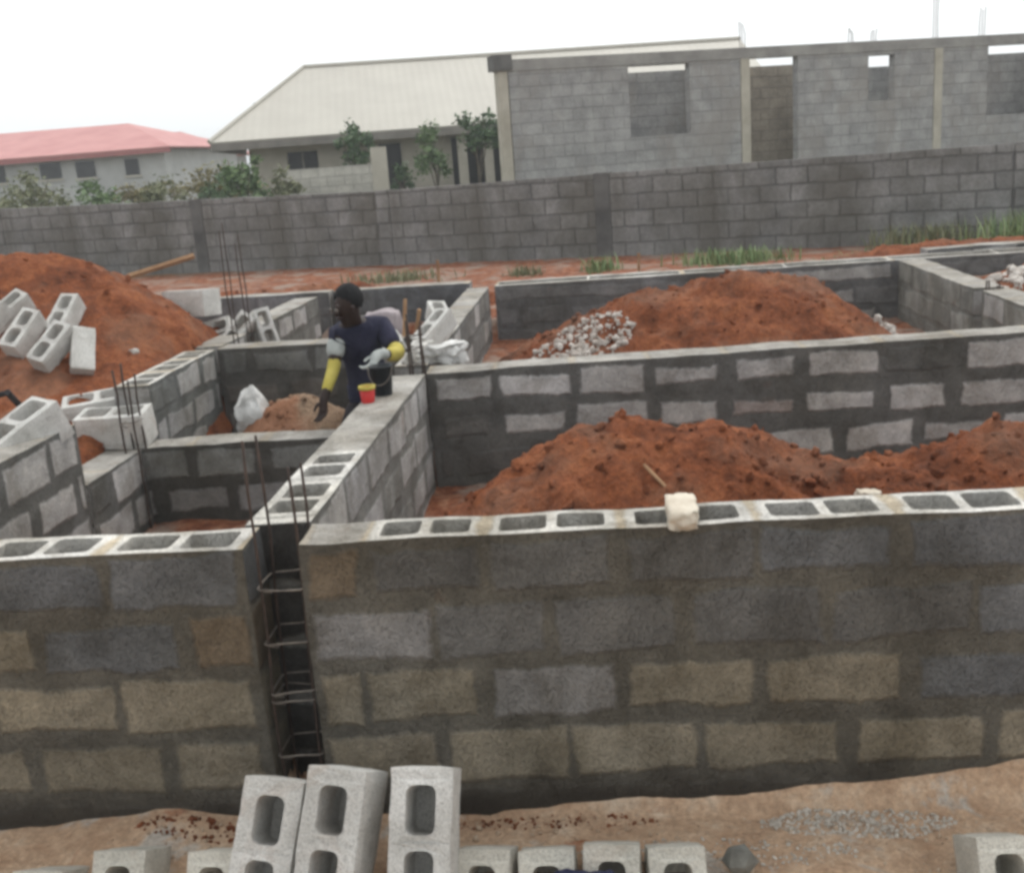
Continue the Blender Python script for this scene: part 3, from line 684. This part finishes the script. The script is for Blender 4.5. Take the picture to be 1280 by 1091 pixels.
def person():
    # pelvis at index 0; figure bends a little forward towards the left front of the cell
    pel=(-1.52,6.52,.90); w1=(-1.515,6.48,1.05); ch=(-1.53,6.42,1.24); up=(-1.545,6.38,1.37); nk=(-1.548,6.335,1.425); hd0=(-1.558,6.305,1.475); hd1=(-1.563,6.285,1.555); hd2=(-1.556,6.30,1.625)
    shL=(-1.655,6.33,1.365); elL=(-1.675,6.22,1.16); wrL=(-1.715,6.04,1.005); 
    shR=(-1.375,6.40,1.375); elR=(-1.255,6.27,1.215); wrR=(-1.345,6.06,1.262)
    hpL=(-1.61,6.51,.86); knL=(-1.70,6.42,.50); anL=(-1.71,6.50,.15)
    hpR=(-1.43,6.53,.86); knR=(-1.45,6.46,.50); anR=(-1.46,6.55,.15)
    toL=(-1.74,6.36,.115); toR=(-1.47,6.40,.115)
    root=empty('person',(-1.60,6.48,.09)); tag(root,'worker in a dark navy top with yellow sleeves, bending over the sand heap','person')
    root.location=(-.095,.45,-.045)
    def fingers(wr,d,side,curl):
        wr=V(wr); d=V(d).normalized(); side=V(side).normalized(); pal=d.cross(side).normalized(); out=[]
        pc=wr+d*.045; out.append(([tuple(wr),tuple(pc),tuple(wr+d*.085)],[(.022,.022),(.034,.018),(.032,.014)]))
        kn=wr+d*.085
        for i,(off,ln) in enumerate(((-.028,.062),(-.010,.072),(.010,.068),(.027,.052))):
            a=kn+side*off; b=a+d*ln*.45+pal*curl*.012; c=b+d*ln*.35+pal*curl*.022; e=c+d*ln*.2+pal*curl*.02
            out.append(([tuple(kn),tuple(a),tuple(b),tuple(c),tuple(e)],[.014,.0095,.009,.008,.007]))
        t0=wr+d*.03; a=t0-side*.035+pal*.008; b=a-side*.012+d*.03+pal*.012; c=b+d*.024+pal*.01
        out.append(([tuple(pc),tuple(a),tuple(b),tuple(c)],[.016,.012,.010,.008]))
        return out
    body=[([pel,w1,ch,up,nk,hd0],[(.125,.09),(.10,.075),(.105,.08),(.09,.068),(.064,.064),(.074,.078)]),
          ([hd0,hd1,hd2],[(.074,.078),(.084,.098),(.076,.088)]),
          ([up,shL,elL,wrL],[(.09,.068),.055,.042,.027]),([up,shR,elR,wrR],[(.09,.068),.055,.042,.027]),
          ([pel,hpL,knL,anL,toL],[(.135,.10),.085,.058,.036,.03]),([pel,hpR,knR,anR,toR],[(.135,.10),.085,.058,.036,.03])]
    body+=fingers(wrL,(-.05,-.35,-.9),(.9,-.35,.1),1.)
    b=skinmesh('body',body,SKIN,root,2)
    # face: nose, brow, ears shaped as small additions of the same continuous surface
    hm=MB(); c=V(hd1)
    fd=V((-.62,-.72,-.30)).normalized(); sd=fd.cross(V((0,0,1))).normalized(); ud=sd.cross(fd).normalized()
    hm=MB(); hm.tube([c+fd*.082+ud*.012,c+fd*.097-ud*.012,c+fd*.104-ud*.028,c+fd*.088-ud*.036],[.008,.011,.014,.008],8); hm.build('nose',SKIN,root,True)
    for s in (-1,1):
        em=MB(); em.lathe([(0,-.012),(.008,-.010),(.017,0),(.012,.006),(0,.004)],n=10)
        e=em.build('ear',SKIN,root,True); M=Matrix((fd,ud,sd*s)).transposed().to_4x4(); M.translation=c+sd*s*.078-ud*.01; e.matrix_world=M
        ym=MB(); ym.lathe([(0,.012),(.007,.010),(.0115,.003),(.012,-.004)],n=12)
        e=ym.build('eye',simple('eye_white',(.12,.10,.09),(.16,.14,.12),5,.3,0),root,True); M=Matrix((sd,ud,fd)).transposed().to_4x4(); M.translation=c+sd*s*.030+fd*.079+ud*.008; e.matrix_world=M
        pm=MB(); pm.lathe([(0,.0135),(.004,.0125),(.006,.0105)],n=10); p2=pm.build('pupil',HAIR,e,True)
    mm=MB(); mm.tube([c+fd*.083-ud*.052-sd*.024,c+fd*.094-ud*.055,c+fd*.083-ud*.052+sd*.024],[.005,.008,.005],8); mm.build('lips',simple('lips',(.03,.014,.012),(.04,.018,.015),9,.5,0),root,True)
    # hair cap hugging the skull
    hb=bmesh.new(); bmesh.ops.create_icosphere(hb,subdivisions=4,radius=1.)
    for v in list(hb.verts):
        q=v.co.copy(); lim=-.45+.85*max(0,q.dot(V((-.62,-.72,0))))
        if q.z<lim-.12: hb.verts.remove(v)
    for v in hb.verts:
        n=1+.03*noise.noise(v.co*9)+.015*noise.noise(v.co*30)
        v.co=V((v.co.x*.094*n,v.co.y*.104*n,v.co.z*.105*n))
    me=bpy.data.meshes.new('hair'); hb.to_mesh(me); hb.free(); me.materials.append(HAIR)
    for p in me.polygons: p.use_smooth=True
    h=bpy.data.objects.new('hair',me); link(h,root); h.location=(-1.553,6.312,1.582)
    # clothes
    e=.016
    T=[([w1,ch,up,(-1.547,6.36,1.412)],[(.146,.118),(.166,.132),(.166,.130),(.100,.094)]),
       ([up,shL,tuple(V(shL).lerp(V(elL),.35))],[(.156,.120),.078,.066]),([up,shR,tuple(V(shR).lerp(V(elR),.72))],[(.156,.120),.084,.062]),
       ([w1,(-1.52,6.50,.95)],[(.142,.112),(.15,.118)])]
    skinmesh('shirt',T,NAVY,root,2)
    skinmesh('sleeve_panel',[([tuple(V(shL).lerp(V(elL),.12)),tuple(V(shL).lerp(V(elL),.75))],[.070,.058])],GREYC,root,2)
    skinmesh('sleeve',[([tuple(V(shL).lerp(V(elL),.60)),elL,tuple(V(elL).lerp(V(wrL),.85))],[.048,.046,.033])],YELLOW,root,2)
    skinmesh('sleeve',[([tuple(V(shR).lerp(V(elR),.6)),elR,tuple(V(elR).lerp(V(wrR),.62))],[.060,.058,.044])],YELLOW,root,2)
    skinmesh('glove',[([tuple(V(elR).lerp(V(wrR),.55)),wrR],[.040,.036])]+fingers(wrR,(-.30,-.55,-.55),(.85,-.45,0),1.2),GREYC,root,2)
    skinmesh('shorts',[([(-1.52,6.51,.97),pel],[(.148,.115),(.155,.12)]),([pel,hpL,tuple(V(hpL).lerp(V(knL),.85))],[(.155,.12),.105,.092]),([pel,hpR,tuple(V(hpR).lerp(V(knR),.85))],[(.155,.12),.105,.092])],DARKC,root,2)
    for a,t in ((anL,toL),(anR,toR)):
        skinmesh('boot',[([tuple(V(a)+V((0,.03,.10))),tuple(V(a)+V((0,.02,-.02))),tuple(V(t)+V((0,.02,.005))),tuple(V(t)+V((0,-.05,0)))],[.050,.052,(.045,.038),(.038,.026)])],RUBBER,root,2)
person()

# ------------------------------------------------------------------ background walls: bricks by texture on real walls
def brickmat(name,c1,c2,mortar,bw=.475,bh=.25,ms=.012,stain=None,bd=.01,dist=.02,staint=(.48,.62)):
    m,nt,b=newmat(name,.95); L=nt.links; co=coords(nt)
    s=N(nt,'ShaderNodeSeparateXYZ'); L.new(co,s.inputs[0]); cb=N(nt,'ShaderNodeCombineXYZ')
    n=nz(nt,co,4,3); 
    L.new(math_(nt,'ADD',math_(nt,'ADD',s.outputs[0],s.outputs[1]),math_(nt,'MULTIPLY',math_(nt,'SUBTRACT',n,.5),dist)),cb.inputs[0])
    L.new(math_(nt,'ADD',s.outputs[2],math_(nt,'MULTIPLY',math_(nt,'SUBTRACT',n,.5),dist)),cb.inputs[1])
    t=N(nt,'ShaderNodeTexBrick'); t.inputs['Scale'].default_value=1.; t.inputs['Brick Width'].default_value=bw; t.inputs['Row Height'].default_value=bh
    t.inputs['Mortar Size'].default_value=ms; t.inputs['Mortar Smooth'].default_value=.3; t.inputs['Bias'].default_value=0.
    t.inputs['Color1'].default_value=(*c1,1); t.inputs['Color2'].default_value=(*c2,1); t.inputs['Mortar'].default_value=(*mortar,1)
    L.new(cb.outputs[0],t.inputs['Vector'])
    col=mix(nt,1.,t.outputs[0],ramp(nt,nz(nt,co,2.,6,.65),[(.3,.7),(.7,1.25)]),'MULTIPLY')
    col=mix(nt,1.,col,ramp(nt,nz(nt,co,25,4,.7),[(.3,.8),(.7,1.2)]),'MULTIPLY')
    if stain: col=mix(nt,math_(nt,'MULTIPLY',ramp(nt,nz(nt,coords(nt,(1.,1.,.6)),.9,6,.65,.5),[(staint[0],0.),(staint[1],1.)]),.7),col,stain)
    L.new(col,b.inputs['Base Color'])
    bump(nt,b,math_(nt,'ADD',math_(nt,'MULTIPLY',t.outputs['Fac'],-1.),math_(nt,'MULTIPLY',nz(nt,co,30,4),.4)),bd)
    return m
BOUND=brickmat('boundary_blockwork',(.185,.182,.176),(.245,.242,.235),(.13,.128,.124),stain=(.085,.078,.063),staint=(.44,.64),ms=.017,bh=.255,dist=.05)
BUILD=brickmat('grey_blockwork',(.30,.295,.29),(.35,.345,.335),(.265,.26,.255),stain=(.27,.25,.23),ms=.012)
BUILDI=brickmat('inner_blockwork',(.26,.25,.235),(.31,.295,.275),(.20,.19,.18),stain=(.19,.17,.15))
BROWNW=brickmat('tan_blockwork',(.27,.235,.19),(.31,.27,.22),(.22,.19,.16))
PLAST=simple('tan_column_concrete',(.36,.33,.27),(.47,.44,.37),2.5,.9,.004)
BEAM=simple('ring_beam_concrete',(.22,.21,.20),(.33,.32,.30),2,.9,.005)
DARKB=simple('damp_post',(.07,.068,.066),(.15,.147,.14),2,.9,.005)

# boundary wall
pts=[(-24.,24.0,2.08),(-12.,21.05,2.06),(-7.5,20.0,1.98),(-3.8,19.0,1.92),(0.,18.0,1.965),(6.,16.5,2.0),(14.,14.6,2.03)]
root=empty('boundary_wall',(0,18,.6)); tag(root,'long weathered grey block boundary wall across the site behind the foundations','wall')
for i in range(len(pts)-1):
    a=V((*pts[i][:2],0)); b=V((*pts[i+1][:2],0)); d=(b-a); L=d.length; ang=math.atan2(d.y,d.x)
    mb=MB(); nseg=max(2,int(L/.45)); 
    vs=[];fs=[]
    th=.22
    for k in range(nseg+1):
        s=L*k/nseg+ (0.13 if k==0 else 0)-(0.13 if k==nseg else 0); zt=pts[i][2]+(pts[i+1][2]-pts[i][2])*k/nseg -.25+ .018*noise.noise(V((s*1.7,i*7,0)))+(.07*((k*7+i)%5==0))*0
        for (t,z) in ((0,0),(0,zt+.0),(th,zt),(th,0)): vs.append((s,t-th/2,z-.35))
    for k in range(nseg):
        q=k*4
        for u in range(3): fs.append((q+u,q+4+u,q+5+u,q+1+u))
    fs=[f[::-1] for f in fs]; fs+=[(0,1,2,3),tuple(nseg*4+u for u in (3,2,1,0))]
    mb.add(vs,fs); o=mb.build('wall_panel',BOUND,root); o.location=a-V(root.location)+V((0,0,.6)); o.rotation_euler=(0,0,ang)
    mb=MB(); mb.box((-.125,-.122,-.2),(.125,.122,pts[i][2]-.60+.012)); o=mb.build('post',DARKB if i in (2,4) else BOUND,root); o.location=a-V(root.location)+V((0,0,.6)); o.rotation_euler=(0,0,ang)

# unfinished block building
A0=V((-2.13,24.,.0)); ang=math.atan2(4.8,12.49)
root=empty('unfinished_building',tuple(A0),ang); tag(root,'roofless unfinished grey block building with open window holes, behind the boundary wall','building')
W=.23; ZB=.5; ZT=4.08
mb=MB()
def strip(s0,s1,z0,z1): mb.box((s0,0,z0),(s1,W,z1))
strip(.25,2.99,ZB,ZT); strip(2.99,4.46,ZB,2.55); strip(4.46,5.72,ZB,ZT); strip(2.99,4.46,4.05,ZT)
strip(7.18,9.04,ZB,ZT); strip(9.04,9.75,ZB,2.98); strip(9.75,10.84,ZB,ZT); strip(9.04,9.75,4.0,ZT)
strip(11.07,12.36,ZB,ZT); strip(12.36,13.9,ZB,2.45); strip(13.9,18.,ZB,ZT)
mb.build('front_wall',BUILD,root)
mb=MB(); mb.box((0,-.02,ZT+.002),(18,W+.02,ZT+.24)); mb.build('ring_beam',BEAM,root)
mb=MB(); mb.box((-.08,-.09,ZT+.03),(.33,.4,ZT+.34)); mb.build('corner_block',DARKB,root)
for s in (0,5.72,10.84,18.0):
    mb=MB(); mb.box((s+.002,-.022,ZB),(s+.225,W+.01,ZT)); mb.build('column',PLAST,root)
for lo,hi in (((1.5,1.1,ZB),(5.3,1.33,3.99)),((8.6,1.6,ZB),(10.83,1.83,3.84)),((11.4,1.1,ZB),(18,1.33,3.95))):
    mb=MB(); mb.box(lo,hi); mb.build('inner_wall',BUILD,root)
mb=MB(); mb.box((5.5,1.5,ZB),(8.2,1.73,4.0)); mb.build('inner_wall',BROWNW,root)
mb=MB()
for s in (8.25,10.86,18.): mb.box((s,W+2.,ZB),(s+.2,6.5,ZT-.35))
mb.box((2.6,6.51,ZB),(18.2,6.74,ZT-.4)); mb.build('cross_walls',BUILDI,root)
def rods(label,s,n,h,seed=0):
    rnd=random.Random(seed)
    for i in range(n):
        q=MB(); x=s+.06*(i%2); y=.05+.1*(i//2); q.tube([(x,y,ZT+.1),(x+rnd.uniform(-.02,.02),y,ZT+.25+h*.5),(x+rnd.uniform(-.05,.05),y,ZT+.25+h*rnd.uniform(.8,1.05))],.008,5); q.build('starter_bar',STEEL,root)
for s,h in ((5.8,.55),(8.6,.3),(9.2,.25),(10.9,1.0),(12.2,.65),(14.,.6)): rods('',s,3,h,int(s*10))

# house with the big beige roof
ROOF=bpy.data.materials.new('beige_long_span_roof'); 
def roofmat(name,c1,c2,pitch):
    m,nt,b=newmat(name,.55); L=nt.links; co=coords(nt); s=N(nt,'ShaderNodeSeparateXYZ'); L.new(co,s.inputs[0])
    w=math_(nt,'SINE',math_(nt,'MULTIPLY',s.outputs[0],2*math.pi/pitch))
    col=ramp(nt,nz(nt,co,.8,5,.6),[(.35,c1),(.65,c2)])
    L.new(col,b.inputs['Base Color']); bump(nt,b,w,.0022); return m
RB=roofmat('beige_long_span_roof',(.44,.415,.365),(.48,.455,.40),.25)
RR=roofmat('haze_pale_red_roof',(.46,.19,.18),(.54,.25,.235),.3)  # haze and glare put into the colour as a paler red
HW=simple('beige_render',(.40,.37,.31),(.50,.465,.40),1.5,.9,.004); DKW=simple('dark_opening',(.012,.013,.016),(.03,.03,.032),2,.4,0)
FAS=simple('fascia_paint',(.17,.155,.14),(.24,.22,.195),3,.8,0)
PARAP=brickmat('pale_parapet_blocks',(.42,.40,.36),(.50,.48,.43),(.36,.34,.31),ms=.014)
hang=math.atan2(3.,14.59)
root=empty('house',(-9.656,37.,0),hang); tag(root,'single storey house under a large pale beige hipped roof','house')
def slab(mb,quad,t=.06):
    q=[V(p) for p in quad]; n=(q[1]-q[0]).cross(q[2]-q[0]).normalized()
    if n.z<0: n=-n
    k=len(q); vs=q+[p-n*t for p in q]; fs=[tuple(range(k)),tuple(range(2*k-1,k-1,-1))]+[(i,(i+1)%k,k+(i+1)%k,k+i) for i in range(k)]
    mb.add(vs,fs)
EZ=3.36; RZ=5.66; u0=-2.75; u1=14.9
rf=MB(); slab(rf,[(u0,-4.5,EZ),(u1,-4.5,EZ),(u1,0,RZ),(0,0,RZ)]); slab(rf,[(0,0,RZ),(u1,0,RZ),(u1,4.5,EZ),(u0,4.5,EZ)]); slab(rf,[(u0,4.5,EZ),(u0,-4.5,EZ),(0,0,RZ)])
r=rf.build('roof',RB,root)
rg=MB(); rg.tube([(u0,-4.5,EZ+.02),(0,0,RZ+.03),(u1,0,RZ+.03)],.07,6); rg.build('ridge_cap',RB,r)
fb=MB(); fb.box((u0+.02,-4.50,EZ-.26),(u1,-4.44,EZ-.045)); fb.box((u0+.02,-4.435,EZ-.26),(u0+.08,4.4,EZ-.045)); fb.build('fascia',FAS,root)
wm=MB()
WV=-3.6
def hstrip(a,b,z0,z1): wm.box((a,WV,z0),(b,WV+.22,z1))
# window at local u 0.45..1.35
segs=[(-1.75,-.62,None),(-.62,.30,(2.05,2.95)),(.30,2.15,None),(2.15,2.85,(.9,3.0)),(2.85,4.4,None),(4.4,6.7,(.9,3.05)),(6.7,14.2,None)]
for a,b,op in segs:
    if not op: hstrip(a,b,.8,EZ-.1)
    else:
        if op[0]>1: hstrip(a,b,.8,op[0])
        hstrip(a,b,op[1],EZ-.1)
wm.box((-1.75,WV+.225,.8),(-1.53,3.9,EZ-.1)); wm.box((13.98,WV+.225,.8),(14.2,3.9,EZ-.1)); wm.box((-1.52,3.68,.8),(13.97,3.9,EZ-.1)); wm.build('wall',HW,root)
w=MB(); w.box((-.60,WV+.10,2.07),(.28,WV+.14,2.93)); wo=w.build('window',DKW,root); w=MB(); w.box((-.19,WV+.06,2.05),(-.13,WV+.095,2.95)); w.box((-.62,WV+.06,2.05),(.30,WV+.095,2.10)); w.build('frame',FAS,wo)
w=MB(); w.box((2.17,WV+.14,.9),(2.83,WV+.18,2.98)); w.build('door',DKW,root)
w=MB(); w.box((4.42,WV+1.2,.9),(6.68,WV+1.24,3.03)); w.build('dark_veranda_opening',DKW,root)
for u in (4.55,5.35): 
    w=MB(); w.box((u,WV-.55,.8),(u+.28,WV-.3,EZ-.25)); w.build('veranda_column',HW,root)
root=empty('parapet_wall',(-8.75,30.0,.9),.09); tag(root,'low pale block wall with an end pillar in front of the beige roofed house','wall')
w=MB(); w.box((0,0,-.4),(2.45,.22,1.52)); w.build('wall_panel',PARAP,root)
w=MB(); w.box((2.452,-.05,-.4),(2.86,.27,1.95)); w.build('pillar',HW,root)

# two red roofed houses
def redhouse(label,x0,x1,y,dep,ez,rz,wins,hipr=4.5,rot=0.,gz=1.,hl=0):
    root=empty('red_roofed_house',(x0,y,0),rot); tag(root,label,'house'); L=x1-x0
    rf=MB(); slab(rf,[(0,0,ez),(L,0,ez),(L-hipr,dep/2,rz),(hl,dep/2,rz)],.08); slab(rf,[(hl,dep/2,rz),(L-hipr,dep/2,rz),(L,dep,ez),(0,dep,ez)],.08); slab(rf,[(L,0,ez),(L,dep,ez),(L-hipr,dep/2,rz)],.08)
    if hl: slab(rf,[(0,dep,ez),(0,0,ez),(hl,dep/2,rz)],.08)
    rf.build('roof',RR,root)
    fb=MB(); fb.box((.02,.01,ez-.28),(L-.02,.06,ez-.09)); fb.build('fascia',simple('red_fascia',(.30,.10,.10),(.36,.13,.12),3,.7,0),root)
    wm=MB(); wm.box((.6,.6,gz),(L-.6,dep-.6,ez-.1)); wm.build('wall',simple('pale_grey_render',(.36,.36,.35),(.46,.46,.45),.9,.9,.004),root)
    for a,b,z0,z1 in wins:
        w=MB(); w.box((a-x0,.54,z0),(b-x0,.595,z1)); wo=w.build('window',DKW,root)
        w=MB(); w.box((a-x0-.1,.50,z0-.1),(b-x0+.1,.539,z0)); w.build('sill',HW,wo)
redhouse('long house with a red roof coloured pale for haze at the far left',-48.,-21.2,54.,12.,4.05,5.6,[(-30.9,-30.3,2.9,3.75),(-28.4,-27.3,2.9,3.7),(-26.5,-25.5,2.85,3.65),(-23.9,-23.2,2.8,3.6)],hipr=4.6,rot=-.01)
redhouse('smaller red roofed house behind the right end of the long red roof',-33.,-23.2,64.,10.,3.75,5.35,[(-26.6,-26.,2.7,3.4)],hipr=3.2,hl=3.)
# thin poles far away
for x,y,h,lab in ((-14.6,52.,6.4,'tall thin pole standing between the red roof and the beige roof'),(-17.4,56.,5.9,'thin distant pole just over the smaller red roof')):
    stick('pole',lab,'pole',[(x,y,.8),(x,y,h)],.035,STEEL,n=6)

# ------------------------------------------------------------------ plants
def leafmat(name,c1,c2,c3):
    m,nt,b=newmat(name,.6); L=nt.links
    oi=N(nt,'ShaderNodeNewGeometry'); 
    L.new(ramp(nt,oi.outputs['Random Per Island'],[(0.,c1),(.5,c2),(1.,c3)]),b.inputs['Base Color'])
    b.inputs['Subsurface Weight'].default_value=0.
    return m
LEAF=leafmat('green_leaves',(.07,.12,.045),(.12,.19,.075),(.18,.25,.11))
LEAFD=leafmat('dark_green_leaves',(.04,.08,.035),(.075,.13,.055),(.12,.18,.08))
LEAFY=leafmat('dry_yellow_leaves',(.10,.095,.035),(.20,.17,.06),(.26,.22,.09))
LEAFW=leafmat('weed_blades',(.10,.16,.06),(.17,.24,.10),(.27,.32,.16))
LEAFG=leafmat('dusty_green_leaves',(.12,.14,.07),(.19,.20,.11),(.26,.26,.16))
BARK=simple('bark',(.10,.08,.06),(.18,.15,.11),8,.9,.005)
def foliage(mb,c,rad,n,size,rnd):
    c=V(c); clumps=[]
    for _ in range(max(5,n//55)):
        while True:
            p=V((rnd.uniform(-1,1),rnd.uniform(-1,1),rnd.uniform(-1,1)))
            if p.length<1: break
        clumps.append((V((p.x*rad[0],p.y*rad[1],p.z*rad[2])),rnd.uniform(.22,.45)))
    for i in range(n):
        q,cr=clumps[i%len(clumps)]
        p=c+q+V((rnd.gauss(0,1)*rad[0],rnd.gauss(0,1)*rad[1],rnd.gauss(0,1)*rad[2]))*cr*.5
        a=V((rnd.uniform(-1,1),rnd.uniform(-1,1),rnd.uniform(-.6,.6))).normalized(); b=a.cross(V((rnd.uniform(-1,1),rnd.uniform(-1,1),rnd.uniform(-1,1)))).normalized()
        s=size*rnd.uniform(.6,1.3)
        mb.add([p-a*s,p+b*s*.4,p+a*s,p-b*s*.4],[(0,1,2,3)])
def shrub(name,label,cat,loc,crown_c,rad,n,size,mat,seed,group=None,trunk_r=.05):
    rnd=random.Random(seed); root=empty(name,loc); tag(root,label,cat,group)
    t=MB(); cc=V(crown_c)
    t.tube([(0,0,-.1),tuple(cc*.4+V((.03,0,0))),tuple(cc*.8)],[trunk_r,trunk_r*.75,trunk_r*.45],7)
    for k in range(6):
        e=cc+V((rnd.uniform(-.8,.8)*rad[0],rnd.uniform(-.8,.8)*rad[1],rnd.uniform(-.3,.9)*rad[2])); s=cc*rnd.uniform(.25,.75)
        t.tube([tuple(s),tuple(s.lerp(e,.5)+V((0,0,.05))),tuple(e)],[trunk_r*.45,trunk_r*.3,trunk_r*.12],5)
    t.build('trunk',BARK,root,True)
    f=MB(); foliage(f,crown_c,rad,n,size,rnd); f.build('crown',mat,root); return root
gT='shrubs and young trees beyond the boundary wall'
shrub('bush','green bush left of the house, in front of its roof corner','bush',(-8.85,27.,.85),(0,0,1.35),(.55,.5,.7),1100,.085,LEAF,1,gT)
shrub('bush','lighter low bush beside the dark house window','bush',(-8.05,27.5,.85),(0,0,1.15),(.42,.4,.45),800,.075,LEAFG,2,gT)
shrub('young_tree','dark green young tree rising over the pale parapet wall','tree',(-7.0,31.0,.9),(0,0,2.0),(.55,.5,.55),1000,.085,LEAFD,3,gT)
shrub('young_tree','dark young tree by the veranda with a light top','tree',(-4.7,31.2,.9),(0,0,1.75),(.6,.5,.7),900,.08,LEAF,4,gT)
shrub('young_tree','leafy tree hard against the corner of the unfinished building','tree',(-3.45,30.8,.9),(0,0,2.1),(.7,.5,.62),1000,.09,LEAFD,5,gT)
shrub('bush','low dark bush under the veranda','bush',(-5.65,31.,.9),(0,0,1.0),(.3,.4,.5),600,.08,LEAFD,6,gT)
for i,(x,y,cz,rx,rz,mt,lab) in enumerate([(-13.9,26.,1.25,.9,.62,LEAFG,'dusty green bush at the far left edge over the boundary wall'),(-12.4,26.5,1.05,.8,.5,LEAF,'green bush second from the left edge over the boundary wall'),
      (-11.2,27.5,1.0,.8,.5,LEAFG,'grey green bush below the middle of the long red roof'),(-10.5,30.,1.0,.7,.5,LEAFD,'low dark bush below the right end of the long red roof'),
      (-16.,30,.9,1.2,.5,LEAFG,'wide dusty bush beyond the left edge bushes')]):
    shrub('bush',lab,'bush',(x,y,.9),(0,0,cz),(rx,.6,rz),int(1100*rx),.075,mt,10+i,gT)
shrub('dry_bush','yellow dry thicket between the red roofs and the beige house','bush',(-11.0,31.,.95),(0,0,1.15),(1.15,.6,.52),2200,.07,LEAFY,20,gT)
shrub('dry_bush','yellowish dry bush left of the thicket','bush',(-14.4,34.,.95),(0,0,1.1),(1.3,.7,.35),1300,.07,LEAFY,21,gT)
def weeds(label,cx,cy,rx,ry,zf,n,h,mat,seed,group='weeds along the boundary wall',cat='weeds',stuff=False):
    rnd=random.Random(seed); mb=MB()
    for _ in range(n):
        x=cx+rx*rnd.gauss(0,.5); y=cy+ry*rnd.gauss(0,.5); z=zf(x,y)-.03; a=rnd.uniform(0,6.28); hh=h*rnd.uniform(.4,1.2); w=rnd.uniform(.006,.016)
        d=V((math.cos(a),math.sin(a),0)); s=V((-d.y,d.x,0))*w; p=V((x,y,z)); k=rnd.uniform(.1,.7)*hh
        mb.add([p-s,p+s,p+d*k*.4+V((0,0,hh*.6))+s*.8,p+d*k*.4+V((0,0,hh*.6))-s*.8,p+d*k+V((0,0,hh))],[(0,1,2,3),(3,2,4)])
    o=mb.build('weed_clump',mat); tag(o,label,cat,kind='stuff'); return o
weeds('tall bright green weeds against the boundary wall at the right edge',6.2,15.6,.9,.5,gh,1430,0.47,LEAFW,1)
weeds('taller dark green weeds right of the middle of the boundary wall',4.6,16.2,.7,.3,gh,495,0.36,LEAFG,2)
weeds('green weeds on the red bank above the far room corner',3.3,14.2,.6,.5,bank,495,0.22,LEAFW,3)
weeds('spreading green weeds right of the dark post',1.8,15.6,.7,.4,gh,495,0.24,LEAFW,4)
weeds('small green tuft near the dark post of the boundary wall',-.1,15.8,.25,.3,gh,150,.22,LEAFW,5)
weeds('pale green tuft left of the dark post',-1.2,15.8,.25,.3,gh,130,.2,LEAFG,6)
weeds('sparse weeds behind the worker at the foot of the boundary wall',-3.2,16.2,.7,.4,gh,300,.2,LEAFG,7)

# humid air over the site
hz=bpy.data.materials.new('humid_air'); hz.use_nodes=True; hn=hz.node_tree; hn.nodes.remove(hn.nodes['Principled BSDF'])
pv=hn.nodes.new('ShaderNodeVolumePrincipled'); pv.inputs['Color'].default_value=(.92,.95,.97,1); pv.inputs['Density'].default_value=.0022
hn.links.new(pv.outputs[0],hn.nodes['Material Output'].inputs['Volume'])
hb=MB(); hb.box((-3200,-3200,-2),(3200,3200,8.5)); ho=hb.build('haze',hz); tag(ho,kind='stuff',label='thin humid haze lying over the whole site',cat='haze')
# ------------------------------------------------------------------ light, sky, camera
EL=R(58); AZ=R(25)          # sun high behind the walls, a little to the right
w=bpy.data.worlds.new('World'); sc.world=w; w.use_nodes=True; nt=w.node_tree; bg=nt.nodes['Background']
sky=N(nt,'ShaderNodeTexSky',sky_type='NISHITA'); sky.sun_disc=False; sky.sun_elevation=EL; sky.sun_rotation=AZ; sky.air_density=1.2; sky.dust_density=5.; sky.ozone_density=1.
hs=N(nt,'ShaderNodeHueSaturation'); hs.inputs['Saturation'].default_value=.18; nt.links.new(sky.outputs[0],hs.inputs['Color'])
cl=mix(nt,.72,hs.outputs[0],(7.6,7.9,8.0))
nt.links.new(cl,bg.inputs[0]); bg.inputs[1].default_value=.12
sl=bpy.data.lights.new('sun','SUN'); sl.energy=.9; sl.angle=R(25); sl.color=(1.,.96,.9)
so=bpy.data.objects.new('sun',sl); link(so)
sd=V((math.sin(AZ)*math.cos(EL),math.cos(AZ)*math.cos(EL),math.sin(EL)))
so.rotation_euler=sd.to_track_quat('Z','Y').to_euler()
cam=bpy.data.cameras.new('camera'); co=bpy.data.objects.new('camera',cam); link(co)
Mw=((0.9941673501751668,-0.049747030349384144,-0.09568966933323919),(0.07992731855647912,-0.2558387830580158,0.9634096433147037),(-0.07240789731830576,-0.9654386309107436,-0.25037041828285284))
m3=Matrix(Mw)@Matrix(((1,0,0),(0,-1,0),(0,0,-1)))
m4=m3.to_4x4(); m4.translation=V((0,0,2.34)); co.matrix_world=m4
cam.sensor_width=36; cam.sensor_fit='HORIZONTAL'; cam.lens=36*1350/1280; cam.clip_end=6000; cam.clip_start=.05
sc.camera=co
sc.view_settings.view_transform='Standard'; sc.view_settings.look='None'; sc.view_settings.gamma=1; sc.view_settings.exposure=.56
sc.render.engine='CYCLES'; sc.cycles.pixel_filter_type='BLACKMAN_HARRIS'; sc.cycles.filter_width=3.4
